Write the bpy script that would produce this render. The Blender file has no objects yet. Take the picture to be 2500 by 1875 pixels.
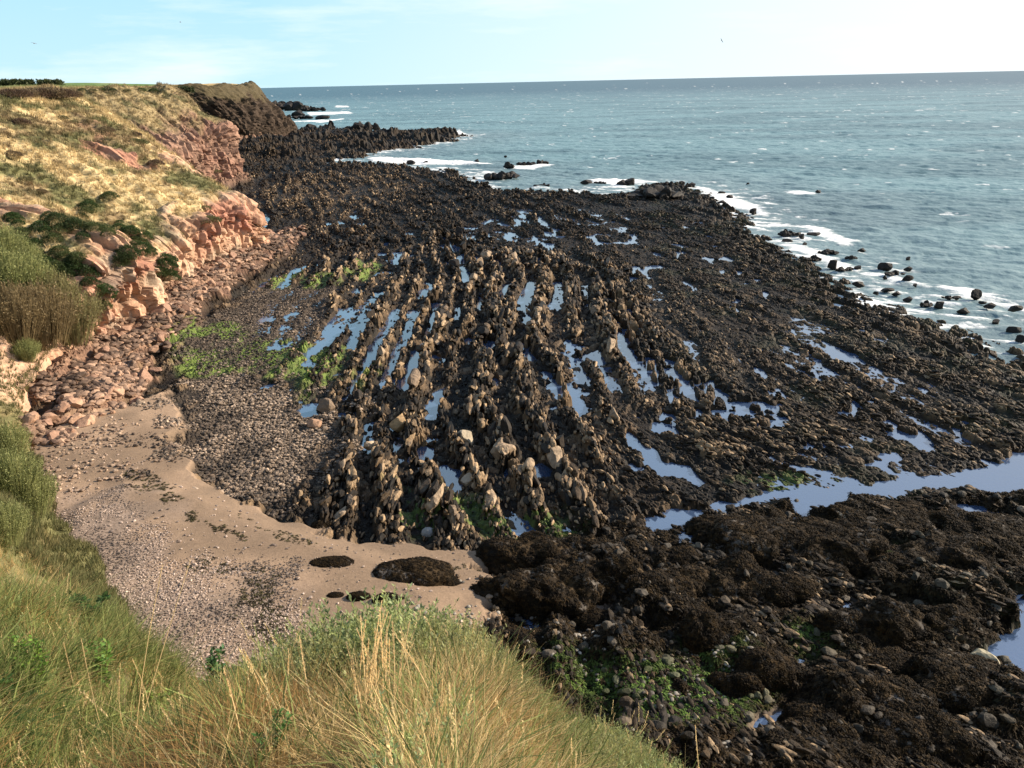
import bpy, math, random
import numpy as np
from mathutils import Vector, Matrix
from mathutils.bvhtree import BVHTree
R = math.radians
rng = np.random.default_rng(7)
random.seed(7)
scene = bpy.context.scene
COL = scene.collection

# ------------------------------------------------------------------ camera
H = 25.0
FPX = 2014.0
PITCH, ROLL = R(20.1), R(1.3)
_f = np.array([0, math.cos(PITCH), -math.sin(PITCH)])
_r0 = np.array([1.0, 0, 0]); _u0 = np.array([0, math.sin(PITCH), math.cos(PITCH)])
_r = _r0 * math.cos(ROLL) - _u0 * math.sin(ROLL)
_u = _u0 * math.cos(ROLL) + _r0 * math.sin(ROLL)
CAMP = np.array([0, 0, H])
def ray(px, py):
    d = _f + _r * (px - 1250) / FPX - _u * (py - 937.5) / FPX
    return d / np.linalg.norm(d)
def at(px, py, z=0.0):
    d = ray(px, py); t = (z - H) / d[2]
    return CAMP + d * t
def poly(pts, z=0.5, k=1.0):
    return np.array([at(x * k, y * k, z)[:2] for x, y in pts])
K = 2500 / 2212.0
cam = bpy.data.objects.new('camera', bpy.data.cameras.new('camera'))
COL.objects.link(cam)
cam.matrix_world = Matrix(((_r[0], _u[0], -_f[0], 0), (_r[1], _u[1], -_f[1], 0), (_r[2], _u[2], -_f[2], H), (0, 0, 0, 1)))
cam.data.sensor_width = 36; cam.data.lens = 36 * FPX / 2500
cam.data.clip_start = 0.1; cam.data.clip_end = 200000
scene.camera = cam

# ------------------------------------------------------------------ noise
def _h(ix, iy, s):
    a = (ix.astype(np.int64) * 374761393 + iy.astype(np.int64) * 668265263 + s * 1442695041) & 0xffffffff
    a = ((a ^ (a >> 13)) * 1274126177) & 0xffffffff
    a = ((a ^ (a >> 16)) * 2246822519) & 0xffffffff
    return ((a ^ (a >> 15)) & 0xffffff).astype(np.float64) / 0xffffff
def vn2(x, y, s=0):
    ix = np.floor(x); iy = np.floor(y); fx = x - ix; fy = y - iy
    fx = fx * fx * (3 - 2 * fx); fy = fy * fy * (3 - 2 * fy)
    a = _h(ix, iy, s); b = _h(ix + 1, iy, s); c = _h(ix, iy + 1, s); d = _h(ix + 1, iy + 1, s)
    return (a + (b - a) * fx) * (1 - fy) + (c + (d - c) * fx) * fy
def fbm(x, y, o=4, s=0, g=.5):
    t = 0; a = 1; n = 0
    for i in range(o):
        t = t + a * vn2(x * 2 ** i + i * 17.3, y * 2 ** i - i * 9.1, s + i * 31); n += a; a *= g
    return t / n
def vn3(x, y, z, s=0):
    iz = np.floor(z); fz = z - iz; fz = fz * fz * (3 - 2 * fz)
    ox, oy = iz * 37.17, iz * 91.7
    # distinct lattice per layer
    def lay(k):
        ix = np.floor(x); iy = np.floor(y); fx = x - ix; fy = y - iy
        fx = fx * fx * (3 - 2 * fx); fy = fy * fy * (3 - 2 * fy)
        q = (iz + k) * 7919
        a = _h(ix + q, iy + q, s); b = _h(ix + 1 + q, iy + q, s); c = _h(ix + q, iy + 1 + q, s); d = _h(ix + 1 + q, iy + 1 + q, s)
        return (a + (b - a) * fx) * (1 - fy) + (c + (d - c) * fx) * fy
    return lay(0) * (1 - fz) + lay(1) * fz
def fbm3(p, sc, o=4, s=0):
    t = 0; a = 1; n = 0
    for i in range(o):
        q = p * sc * 2 ** i
        t = t + a * vn3(q[..., 0] + 5 * i, q[..., 1], q[..., 2], s + i * 13); n += a; a *= .5
    return t / n
def worley(x, y, s=0):
    ix = np.floor(x); iy = np.floor(y)
    f1 = np.full(x.shape, 9.); f2 = f1.copy(); hid = np.zeros(x.shape); dx1 = hid.copy(); dy1 = hid.copy()
    for i in (-1, 0, 1):
        for j in (-1, 0, 1):
            cx = ix + i; cy = iy + j
            px = cx + _h(cx, cy, s) ; py = cy + _h(cx, cy, s + 5)
            dx = x - px; dy = y - py; d = np.sqrt(dx * dx + dy * dy)
            m = d < f1
            f2 = np.where(m, f1, np.minimum(f2, d))
            f1 = np.where(m, d, f1)
            hid = np.where(m, _h(cx, cy, s + 11), hid); dx1 = np.where(m, dx, dx1); dy1 = np.where(m, dy, dy1)
    return f1, f2, hid, dx1, dy1
def ss(a, b, x):
    t = np.clip((x - a) / (b - a), 0, 1); return t * t * (3 - 2 * t)
def sdf(x, y, P):
    """signed distance, positive inside"""
    x = np.asarray(x, float); y = np.asarray(y, float)
    d = np.full(x.shape, 1e9); ins = np.zeros(x.shape, bool); n = len(P)
    for i in range(n):
        ax, ay = P[i]; bx, by = P[(i + 1) % n]
        ex, ey = bx - ax, by - ay; wx = x - ax; wy = y - ay
        t = np.clip((wx * ex + wy * ey) / (ex * ex + ey * ey + 1e-12), 0, 1)
        dd = (wx - ex * t) ** 2 + (wy - ey * t) ** 2
        d = np.minimum(d, dd)
        c = ((ay <= y) & (by > y)) | ((by <= y) & (ay > y))
        if abs(ey) > 1e-12:
            ins ^= c & (x < ax + (y - ay) * ex / ey)
    d = np.sqrt(d)
    return np.where(ins, d, -d)
def sdfb(x, y, P, pad):
    """sdf only near the polygon, elsewhere -pad"""
    out = np.full(x.shape, -float(pad)); lo = P.min(0) - pad; hi = P.max(0) + pad
    m = (x > lo[0]) & (x < hi[0]) & (y > lo[1]) & (y < hi[1])
    if m.any(): out[m] = np.maximum(sdf(x[m], y[m], P), -pad)
    return out
def lerp(a, b, t):
    t = np.asarray(t)[..., None]; return np.asarray(a) * (1 - t) + np.asarray(b) * t

# ------------------------------------------------------------------ mesh / material helpers
def mesh(name, V, F, mat=None, col=None, smooth=False, attrs=None):
    V = np.ascontiguousarray(V, np.float32); F = np.ascontiguousarray(F, np.int32)
    me = bpy.data.meshes.new(name); n = len(V); m, k = F.shape
    me.vertices.add(n); me.vertices.foreach_set('co', V.ravel())
    me.loops.add(m * k); me.loops.foreach_set('vertex_index', F.ravel())
    me.polygons.add(m); me.polygons.foreach_set('loop_start', np.arange(0, m * k, k, dtype=np.int32))
    if smooth: me.polygons.foreach_set('use_smooth', np.ones(m, bool))
    else: me.polygons.foreach_set('use_smooth', np.zeros(m, bool))
    if col is not None:
        c = np.ones((n, 4), np.float32); c[:, :3] = col
        a = me.attributes.new('col', 'FLOAT_COLOR', 'POINT'); a.data.foreach_set('color', c.ravel())
    for kx, v in (attrs or {}).items():
        a = me.attributes.new(kx, 'FLOAT', 'POINT'); a.data.foreach_set('value', np.ascontiguousarray(v, np.float32))
    me.update(calc_edges=True)
    if mat: me.materials.append(mat)
    return me
def link(name, me, parent=None, **pr):
    o = bpy.data.objects.new(name, me); COL.objects.link(o)
    if parent: o.parent = parent
    for k, v in pr.items(): o[k] = v
    return o
def grid_faces(nr, nc):
    i = np.arange(nr * nc).reshape(nr, nc)
    return np.stack([i[:-1, :-1], i[:-1, 1:], i[1:, 1:], i[1:, :-1]], -1).reshape(-1, 4)
def compact(V, F, *extra):
    u, inv = np.unique(F, return_inverse=True)
    return (V[u], inv.reshape(F.shape)) + tuple(e[u] for e in extra)

class NT:
    def __init__(s, name):
        s.m = bpy.data.materials.new(name); s.m.use_nodes = True
        s.t = s.m.node_tree; s.t.nodes.clear()
        s.out = s.n('ShaderNodeOutputMaterial'); s.b = s.n('ShaderNodeBsdfPrincipled')
        s.l(s.b.outputs[0], s.out.inputs[0])
    def n(s, t, **k):
        n = s.t.nodes.new(t)
        for a, v in k.items(): setattr(n, a, v)
        return n
    def l(s, a, b): s.t.links.new(a, b)
    def noise(s, scale, detail=4, vec=None, rough=.55):
        n = s.n('ShaderNodeTexNoise'); n.inputs['Scale'].default_value = scale; n.inputs['Detail'].default_value = detail
        n.inputs['Roughness'].default_value = rough
        if vec is None:
            vec = s.n('ShaderNodeNewGeometry').outputs['Position']
        s.l(vec, n.inputs['Vector']); return n.outputs[0]
    def mr(s, v, a, b, c, d):
        n = s.n('ShaderNodeMapRange'); s.l(v, n.inputs[0])
        for i, q in enumerate((a, b, c, d)): n.inputs[i + 1].default_value = q
        return n.outputs[0]
def attr_mat(name, rough=.8, scale=6, amt=.35, bump=0, bscale=8, spec=.3, sheen=0, transl=0):
    q = NT(name)
    a = q.n('ShaderNodeAttribute', attribute_name='col')
    f = q.mr(q.noise(scale, 5), .3, .7, 1 - amt, 1 + amt)
    v = q.n('ShaderNodeVectorMath', operation='SCALE'); q.l(a.outputs['Color'], v.inputs[0]); q.l(f, v.inputs['Scale'])
    q.l(v.outputs[0], q.b.inputs['Base Color'])
    q.b.inputs['Roughness'].default_value = rough; q.b.inputs['Specular IOR Level'].default_value = spec
    if bump:
        bn = q.n('ShaderNodeBump'); bn.inputs['Distance'].default_value = bump; bn.inputs['Strength'].default_value = 1
        q.l(q.noise(bscale, 6), bn.inputs['Height']); q.l(bn.outputs[0], q.b.inputs['Normal'])
    if transl:
        tr = q.n('ShaderNodeBsdfTranslucent'); q.l(v.outputs[0], tr.inputs[0])
        mx = q.n('ShaderNodeMixShader'); mx.inputs[0].default_value = transl
        q.l(q.b.outputs[0], mx.inputs[1]); q.l(tr.outputs[0], mx.inputs[2]); q.l(mx.outputs[0], q.out.inputs[0])
    return q.m
M_REEF = attr_mat('weedy_rock', .7, 3.5, .5, .05, 9, .18)
M_SAND = attr_mat('sand', .85, 9, .14, .02, 14, .25)
M_CLIFF = attr_mat('cliff_face', .9, 1.4, .3, .12, 2.5, .2)
M_ROCK = attr_mat('stone', .75, 5, .25, .02, 9, .3)
M_WEED = attr_mat('wet_seaweed', .75, 4, .5, .03, 20, .1)
M_LEAF = attr_mat('leaves', .6, 3, .2, 0, 8, .25, transl=.4)
M_GRASS = attr_mat('grass_blades', .7, 1.5, .2, 0, 8, .2, transl=.4)
M_BIRD = attr_mat('bird_plumage', .8, 5, .1)

# templates ---------------------------------------------------------
def ico(sub):
    import bmesh
    bm = bmesh.new(); bmesh.ops.create_icosphere(bm, subdivisions=sub, radius=1)
    V = np.array([v.co[:] for v in bm.verts]); F = np.array([[v.index for v in f.verts] for f in bm.faces]); bm.free()
    return V, F
ICO = {i: ico(i) for i in (1, 2, 3, 4)}
def rock_t(sub, seed, cuts=9, rough=.1, lo=.5, hi=.85, sc=(1, 1, 1)):
    r = np.random.default_rng(seed); V, F = ICO[sub]; V = V.copy()
    for _ in range(cuts):
        n = r.normal(size=3); n /= np.linalg.norm(n); d = r.uniform(lo, hi)
        V -= np.maximum(0, V @ n - d)[:, None] * n
    if rough:
        V = V * (1 + rough * (fbm3(V + seed * 3.1, 2.2, 3, seed)[:, None] - .5) * 2)
    return V * np.array(sc), F
def scatter(T, which, pos, rz, scl, colr, tilt=None, tipdark=None):
    """merge instances of templates into one mesh; T list of (V,F[,C]); scl (n,3) or (n,)"""
    Vs, Fs, Cs, off = [], [], [], 0
    scl = np.asarray(scl, float)
    if scl.ndim == 1: scl = np.repeat(scl[:, None], 3, 1)
    for k, t in enumerate(T):
        m = np.nonzero(which == k)[0]
        if not len(m): continue
        v, f = t[0], t[1]
        P = v[None] * scl[m][:, None, :]
        if tilt is not None:
            tx, ty = tilt[m, 0][:, None], tilt[m, 1][:, None]
            # rotate about x by tx then about y by ty
            y, z = P[..., 1] * np.cos(tx) - P[..., 2] * np.sin(tx), P[..., 1] * np.sin(tx) + P[..., 2] * np.cos(tx)
            x, z = P[..., 0] * np.cos(ty) + z * np.sin(ty), -P[..., 0] * np.sin(ty) + z * np.cos(ty)
            P = np.stack([x, y, z], -1)
        c, s = np.cos(rz[m])[:, None], np.sin(rz[m])[:, None]
        Q = np.stack([P[..., 0] * c - P[..., 1] * s, P[..., 0] * s + P[..., 1] * c, P[..., 2]], -1) + pos[m][:, None, :]
        n = v.shape[0]
        Vs.append(Q.reshape(-1, 3)); Fs.append((f[None] + (np.arange(len(m)) * n)[:, None, None]).reshape(-1, f.shape[1]) + off)
        cc = np.repeat(colr[m][:, None, :], n, 1)
        if len(t) > 2: cc = cc * t[2][None]
        Cs.append(cc.reshape(-1, 3)); off += len(m) * n
    return np.concatenate(Vs), np.concatenate(Fs), np.concatenate(Cs)

# ------------------------------------------------------------------ hillside and cliffs: lofted stations round the bay
# base x,y, base z, rock width, rock height, rim x,y,z, bulge, plateau rise
ST = [
 ((44, -26), .5, 2, 2, (24, -40), 23.5, 1.0, 1),
 ((27, -2), .5, 2, 2, (11, -14), 23.3, .8, 1),
 ((21, 10), .5, 2, 2, (3.5, -2), 22.6, [(15, 7.6), (9, 13.2), (4.8, 18.2)], 1),
 ((12, 19.5), .5, 2, 1.5, (1.4, -.2), 22.6, [(15, 7.4), (10, 12.4), (5.6, 17.7)], 1),
 ((0, 26), .6, 2, 1, (0, .4), 22.5, [(17, 8.4), (11.5, 14.0), (7.2, 18.3)], 1),
 ((-14.5, 30.5), 1.2, 2, .8, (-1.6, .8), 22.6, [(24, 5.2), (15, 12.2), (8.6, 17.9)], 1),
 ((-22.8, 38.0), 1.4, 2, .8, (-6, 1.5), 22.9, [(33, 5.0), (21, 11.6), (11, 17.9)], 1),
 ((-28.5, 45.0), 1.5, 2, .8, (-14, 3), 23.2, [(42, 5.6), (28, 12), (15, 18.6)], 1),
 ((-33.5, 52.5), 1.6, 2, 1.0, (-38, 14), 24, -1.5, 1),
 ((-37.5, 59), 1.6, 1.5, 2.4, (-62, 40), 24.5, -1.0, 1),
 ((-39.0, 66), 1.6, 1.5, 3.2, (-68, 60), 24.8, .6, 1),
 ((-40.5, 74), 1.5, 2, 5, (-75, 73), 24.3, -2.0, 1),
 ((-38.6, 80), 1.4, 1.2, 8.5, (-78, 84), 24.3, -2.8, 1),
 ((-37.6, 85.5), 1.4, 1.2, 9, (-76, 90), 24.3, -2.2, 1),
 ((-39.8, 92), 1.4, 1.8, 5, (-74, 98), 24.3, -.4, 1),
 ((-40.6, 100), 1.3, 1.6, 5, (-71, 106), 24.5, 1.2, 1),
 ((-39.9, 109), 1.2, 1.4, 7.6, (-70, 112), 24.6, .8, 1),
 ((-38.4, 118), 1.1, 1.4, 8.4, (-69, 122), 24.8, .9, 1),
 ((-37.2, 125.5), 1.0, 1.4, 6.4, (-70, 133), 25, 1.8, 1),
 ((-41, 133), 1.0, 1.8, 5.4, (-75, 147), 25.2, 1.8, 1),
 ((-58, 152), 1.0, 2, 8, (-88, 172), 25.4, -1.5, 1),
 ((-72, 178), 1.0, 3, 10, (-98, 196), 25.2, -.5, 1),
 ((-76, 205), 1.0, 3, 12, (-97, 214), 25.3, 1.8, 1),
 ((-73, 228), 1.0, 3, 14, (-92, 232), 25.3, 2.6, 1),
 ((-79, 243), 1.0, 3, 13, (-99, 251), 25, 1.0, 1),
 ((-112, 268), 1.0, 3, 10, (-130, 300), 25, -1, 1),
 ((-148, 330), 1.0, 4, 8, (-172, 350), 25.5, -1, 1),
 ((-158, 400), 1.0, 4, 8, (-184, 395), 26, 1, 1),
 ((-130, 430), 1.0, 5, 12, (-150, 424), 27, 2.5, 1),
 ((-120, 462), 1.0, 4, 11, (-139, 466), 27, 3, 1),
 ((-124, 500), 1.0, 6, 8, (-154, 505), 24, 3, 1),
 ((-190, 540), 1.0, 6, 8, (-220, 545), 22, 1, 1),
 ((-260, 620), 1.0, 6, 6, (-300, 640), 22, 1, 1),
 ((-300, 800), 1.0, 6, 6, (-350, 820), 24, 1, 1),
]
BASE = np.array([s[0] for s in ST], float)
def catmull(P, u):
    """P (n,...) sampled at float u"""
    n = len(P); i = np.clip(np.floor(u).astype(int), 0, n - 2); t = (u - i)
    sh = (len(u),) + (1,) * (P.ndim - 1); t = t.reshape(sh)
    p0 = P[np.maximum(i - 1, 0)]; p1 = P[i]; p2 = P[i + 1]; p3 = P[np.minimum(i + 2, n - 1)]
    return .5 * (2 * p1 + (p2 - p0) * t + (2 * p0 - 5 * p1 + 4 * p2 - p3) * t ** 2 + (3 * p1 - p0 - 3 * p2 + p3) * t ** 3)
PR = []
for (b, zb, wr, hr, r, zr, bu, _) in ST:
    b = np.array(b, float); r = np.array(r, float); n = (r - b) / np.linalg.norm(r - b)
    def P(q, z): return [q[0], q[1], z]
    p3 = b + n * wr
    L = [P(b - n * 2.5, zb - 2.2), P(b, zb - .1), P(b + n * wr * .4, zb + hr * .55), P(p3, zb + hr)]
    for j, f in enumerate((.3, .55, .8)):
        if isinstance(bu, list):
            q = b * bu[j][0] / np.linalg.norm(b) + r * .5 * f; L.append(P(q, bu[j][1])); continue
        q = p3 + (r - p3) * f
        L.append(P(q, zb + hr + (zr - zb - hr) * f + bu * math.sin(math.pi * f ** 1.5)))
    L += [P(r, zr), P(r + n * 6, zr + .3), P(r + n * 30, zr + .6), P(r + n * 120, zr + 2.8), P(r + n * 320, zr + 4.5)]
    PR.append(L)
PR = np.array(PR)                                   # stations, profile, 3
seg = np.linalg.norm(np.diff(BASE, axis=0), axis=1)
us = []
for i, L in enumerate(seg):
    mid = (BASE[i] + BASE[i + 1]) / 2; d = max(12, np.linalg.norm(mid))
    us.append(i + np.arange(0, 1, 1 / max(6, int(L / (d * .0021)))))
us = np.concatenate(us + [[len(seg)]])
tsp = [6, 30, 24, 34, 42, 42, 42, 36, 14, 18, 26, 18]
ts = np.concatenate([k + np.arange(0, 1, 1 / tsp[k]) for k in range(PR.shape[1] - 1)] + [[PR.shape[1] - 1]])
A = catmull(PR, us); ui_ = np.clip(us.astype(int), 0, len(PR) - 2); ul_ = (us - ui_)[:, None, None]; lw_ = ss(1.5, 2.5, us)[:, None, None] * (1 - ss(9, 10, us))[:, None, None] * .75
A = A * (1 - lw_) + lw_ * (PR[ui_] * (1 - ul_) + PR[ui_ + 1] * ul_)                                 # (nu, prof, 3)
HILL = np.swapaxes(catmull(np.swapaxes(A, 0, 1), ts), 0, 1).copy()   # nu, nt, 3
U, T = np.meshgrid(us, ts, indexing='ij')
def normals(G):
    a = np.gradient(G, axis=0); b = np.gradient(G, axis=1); n = np.cross(a, b); n /= np.linalg.norm(n, axis=-1, keepdims=True) + 1e-9
    return n
# arc length along the base, for fluting
arc = np.interp(us, np.arange(len(BASE)), np.concatenate([[0], np.cumsum(seg)]))
ARC = arc[:, None] + 0 * T
N = normals(HILL); N = np.where(N[..., 2:3] < -.2, -N, N)
rockf = 1 - ss(2.85, 3.25, T + (fbm(ARC / 5, T * 1.5, 3, 3) - .5) * 1.1)
rockf = rockf * ss(10.2, 11.2, U)                     # near hillside has no rock
far = ss(21.5, 23.5, U)
# craggy patches up the slopes
crag = ss(.66, .72, fbm(ARC / 9, T * 1.2, 4, 77)) * ss(10, 11.5, U) * (1 - ss(4.5, 6.0, T)) * .85
crag2 = ss(18.9, 20.2, U) * (1 - ss(3.3, 4.3, T + (fbm(ARC / 8, T, 3, 5) - .5) * 3.0 - ss(26, 27, U) * .6))
rockf = np.maximum(np.maximum(rockf, crag), crag2)
near_d = np.linalg.norm(HILL[..., :2], axis=-1)
w1, w2, hid, dx, dy = worley((ARC + HILL[..., 2] * .25) / 2.4, HILL[..., 2] / 6 + 3, 21)
f1, f2, hid2, _, _ = worley((ARC - HILL[..., 2] * .15) / .8, HILL[..., 2] / 1.8, 22)
sc = 1 + far * .5 - .4 * ss(25, 27, U)
k1, k2_, k3, _, _ = worley((ARC + HILL[..., 2] * .4) / 5.5, HILL[..., 2] / 12 + 9, 25)
aw = ARC + (fbm(ARC / 3, HILL[..., 2] / 2.5, 3, 27) - .5) * 1.6 + HILL[..., 2] * .12
ci = np.floor(aw / 1.25); cz = np.floor(HILL[..., 2] / 3.1 + _h(ci, ci * 0, 28) * 3 + (fbm(ARC / 1.5, HILL[..., 2], 2, 29) - .5) * .3)
slab = _h(ci, cz, 31) - .5; crk = np.abs(aw / 1.25 - ci - .5)
flute = slab * 1.5 - ss(.42, .5, crk) * .45 + (hid - .5) * 1.9 + (k3 - .5) * 2.4 - np.exp(-(w2 - w1) * 14) * .8 + (hid2 - .5) * .75 - np.exp(-(f2 - f1) * 12) * .25 + dx * .8
big = (fbm(HILL[..., 0] / 14, (HILL[..., 1] + HILL[..., 2]) / 14, 4, 4) - .5)
gul = (fbm(ARC / 6, T * .45, 3, 9) - .5)
slopef = ss(1, 3, T) * (1 - ss(7, 8, T)) * ss(2.5, 6, U) 
tus = (fbm(HILL[..., 0] / 1.1, HILL[..., 1] / 1.1 + HILL[..., 2] * .7, 4, 15) - .5)
disp = rockf * flute * .75 * sc + (1 - rockf) * tus * (.25 + .75 * ss(15, 50, near_d)) * (1 - .6 * ss(7, 8, T)) + slopef * (big * 1.6 + gul * 2.6) * (1 + far)
disp *= ss(.3, 1.6, T)
HILL += N * disp[..., None]
# plateau humps far away
plat = ss(7.6, 9.5, T)
HILL[..., 2] += plat * (fbm(HILL[..., 0] / 60, HILL[..., 1] / 60, 3, 41) - .5) * 3.0 * ss(60, 200, near_d)
N = normals(HILL); N = np.where(N[..., 2:3] < -.2, -N, N)
def grasscol(p, arcv, tv):
    """albedo of the hillside cover: straw, olive, brown in streaks running down the slope"""
    x, y, z = p[..., 0], p[..., 1], p[..., 2]
    d = np.hypot(x, y)
    a = .5 * fbm(arcv / 6 + z * .25, z / 8 + arcv * .1, 5, 51, .65) + .5 * fbm(x / 2.2, (y * .6 + z) / 2.6, 4, 53, .6)
    b = .5 * fbm(x / 8 + 4, (y + z) / 8, 5, 61, .65) + .5 * fbm(x / 1.6, (y * .6 + z) / 1.6, 4, 63, .6)
    c = vn2(arcv * 1.7, z * 2.1, 71)
    straw = lerp(np.array([.35, .255, .12]), np.array([.54, .415, .22]), c)
    olive = lerp(np.array([.085, .085, .035]), np.array([.17, .155, .065]), c)
    brown = lerp(np.array([.11, .075, .04]), np.array([.22, .15, .075]), c)
    lowleft = ss(92, 72, y) * ss(18, 10, z) * ss(-30, -38, x)      # gorse gully greener
    o = ss(.50, .60, a + lowleft * .14 + ss(60, 40, y) * .16)
    br = ss(.52, .62, b + lowleft * .05) * .9
    col = lerp(straw, olive, o); col = lerp(col, brown, br * (1 - .4 * o))
    farm = ss(7.9, 8.8, tv) * ss(60, 120, d)
    gr = lerp(np.array([.10, .17, .04]), np.array([.22, .24, .10]), ss(.4, .6, fbm(x / 50, y / 50, 3, 81)))
    col = lerp(col, gr, farm); col = lerp(col, np.array([.10, .08, .04]), ss(18, 13, d) * .8)
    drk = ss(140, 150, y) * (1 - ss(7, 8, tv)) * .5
    col = lerp(col, np.array([.07, .054, .027]), drk + .48 * ss(300, 380, y) * (1 - ss(7, 8, tv)))  # far headland cover: dark brown, deepened to carry its shade in the colour
    return col
GC = grasscol(HILL, ARC, T)
pinkn = fbm(ARC / 7, HILL[..., 2] / 4, 4, 91)
rc = lerp(np.array([.38, .18, .12]), np.array([.47, .285, .18]), ss(.35, .65, pinkn))
rc = lerp(rc, np.array([.30, .24, .17]), ss(.55, .7, fbm(ARC / 3, HILL[..., 2] / 3, 3, 95)) * .7)
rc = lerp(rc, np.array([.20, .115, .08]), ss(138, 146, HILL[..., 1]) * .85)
rc = lerp(rc, np.array([.04, .028, .018]), ss(300, 380, HILL[..., 1]) * .95)  # far headland rock: shaded face put into the colour, near black
rc = rc * (1 - .35 * ss(.44, .5, crk) + .35 * slab)[..., None]  # cracks darkened in the colour too, backing up their weak shadows
rc = rc * (.78 + .25 * hid2[..., None] + .25 * hid[..., None]) * (1 - .45 * np.exp(-(w2 - w1) * 22)[..., None])
bank = ss(8.4, 9.2, U) * (1 - ss(11.0, 11.8, U)) * ss(.9, 1.1, T) * (1 - ss(3.1, 3.5, T + (fbm(ARC / 2, T * 2, 3, 33) - .5) * .8))
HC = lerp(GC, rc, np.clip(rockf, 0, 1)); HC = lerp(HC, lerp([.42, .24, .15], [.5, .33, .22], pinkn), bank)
hf = grid_faces(*HILL.shape[:2])
hv = HILL.reshape(-1, 3); hc = HC.reshape(-1, 3)
fu = U[:-1, :-1].reshape(-1)
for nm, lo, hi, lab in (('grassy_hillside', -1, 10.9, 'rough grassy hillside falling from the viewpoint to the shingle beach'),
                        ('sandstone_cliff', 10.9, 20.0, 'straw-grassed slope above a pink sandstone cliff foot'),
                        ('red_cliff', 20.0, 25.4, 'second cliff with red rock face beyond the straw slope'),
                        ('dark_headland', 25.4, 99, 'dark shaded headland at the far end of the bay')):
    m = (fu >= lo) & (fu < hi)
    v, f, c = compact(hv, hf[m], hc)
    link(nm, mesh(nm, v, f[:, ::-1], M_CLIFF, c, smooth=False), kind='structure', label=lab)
cs = (slice(None, None, 2), slice(None, None, 2))
cg = HILL[cs]; cfa = grid_faces(*cg.shape[:2])
HB = BVHTree.FromPolygons([tuple(v) for v in cg.reshape(-1, 3).tolist()], cfa.tolist())
def hill_hit(px, py):
    h = HB.ray_cast(Vector(CAMP), Vector(ray(px, py)))
    return None if h[0] is None else (np.array(h[0]), np.array(h[1]))

# ------------------------------------------------------------------ shore map (outlines in metres, from the bay's plan)
SHORE = poly([(560, 352), (640, 345), (760, 322), (800, 318), (905, 330), (985, 328), (1060, 326), (1128, 330), (1090, 343), (985, 362), (900, 372), (850, 385), (775, 398),
              (860, 408), (930, 402), (1010, 410), (1110, 420), (1150, 455), (1200, 468), (1300, 470), (1400, 474), (1470, 479), (1560, 478),
              (1575, 455), (1640, 452), (1720, 470), (1745, 500), (1800, 525), (1830, 560), (1880, 600), (1950, 640), (2040, 690), (2080, 725), (2170, 760),
              (2230, 790), (2330, 815), (2440, 845), (2500, 875)], 0.1)
SHORE = np.concatenate([SHORE, [[75, 62], [140, 40], [140, -80], [-420, -80], [-420, 900], [-330, 900]], [[-200, 560], [-130, 520]]])
SAND = poly([(40, 1180), (100, 1080), (200, 1045), (300, 1010), (400, 960), (445, 1010), (425, 1090), (480, 1170), (540, 1205), (600, 1250), (680, 1285), (800, 1320), (880, 1335), (950, 1325),
             (1060, 1325), (1180, 1345), (1235, 1362), (1190, 1400), (1225, 1420), (1195, 1450), (1180, 1500), (1190, 1520), (1160, 1560), (1110, 1600), (1160, 1660), (1100, 1875), (300, 1960), (0, 1700)], .9)
SAND2 = poly([(1290, 1512), (1420, 1495), (1480, 1480), (1520, 1500), (1500, 1515), (1420, 1517), (1320, 1512)], .5)
SAND3 = poly([(1880, 1740), (1960, 1745), (2010, 1765), (1950, 1790), (1860, 1800), (1840, 1770)], .5)
SAND4 = poly([(1820, 1810), (1880, 1820), (1860, 1870), (1760, 1900)], .5)
BANK = poly([(540, 1215), (620, 1255), (720, 1300), (860, 1335), (960, 1365), (1070, 1395), (1060, 1430), (1160, 1470), (1110, 1600), (1000, 1900), (100, 1900), (100, 1300), (300, 1200)], .9)
COBB = poly([(430, 1080), (440, 930), (520, 890), (620, 930), (740, 960), (830, 1010), (860, 1080), (800, 1170), (700, 1230), (560, 1215), (480, 1160)], .7)
COBB2 = poly([(420, 900), (480, 800), (600, 720), (700, 690), (840, 700), (800, 800), (640, 930), (560, 910)], .7)
ORANGE = poly([(60, 1090), (200, 930), (330, 830), (430, 740), (520, 670), (640, 600), (700, 560), (760, 570), (700, 625), (600, 680), (530, 735), (465, 800), (400, 850), (375, 930), (330, 1000), (220, 1060), (130, 1110)], 1.0)
GREEN = [poly(p, .6) for p in (
    [(400, 840), (480, 800), (560, 790), (680, 820), (770, 840), (820, 890), (700, 930), (600, 915), (450, 925)],
    [(650, 690), (700, 668), (800, 665), (900, 640), (935, 645), (900, 680), (780, 705), (660, 705)],
    [(730, 880), (800, 850), (850, 845), (845, 880), (800, 950), (750, 985), (725, 960)],
    [(860, 920), (905, 890), (915, 920), (880, 960), (855, 950)])]
GREEN2 = [poly(p, .6) for p in (
    [(960, 1210), (1200, 1220), (1350, 1250), (1400, 1290), (1300, 1320), (1150, 1310), (960, 1290)],
    [(1500, 1640), (1700, 1650), (1850, 1680), (1820, 1760), (1650, 1800), (1500, 1740), (1350, 1640)],
    [(1840, 1150), (2000, 1170), (2080, 1180), (1900, 1200), (1780, 1180)],
    [(1660, 1590), (1740, 1575), (1790, 1600), (1740, 1640), (1670, 1630)],
    [(2180, 1370), (2310, 1370), (2310, 1380), (2190, 1392)],
    [(1940, 1530), (2000, 1530), (2030, 1600), (1990, 1600)])]
k2 = lambda L: [(a * K, b * K) for a, b in L]
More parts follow.
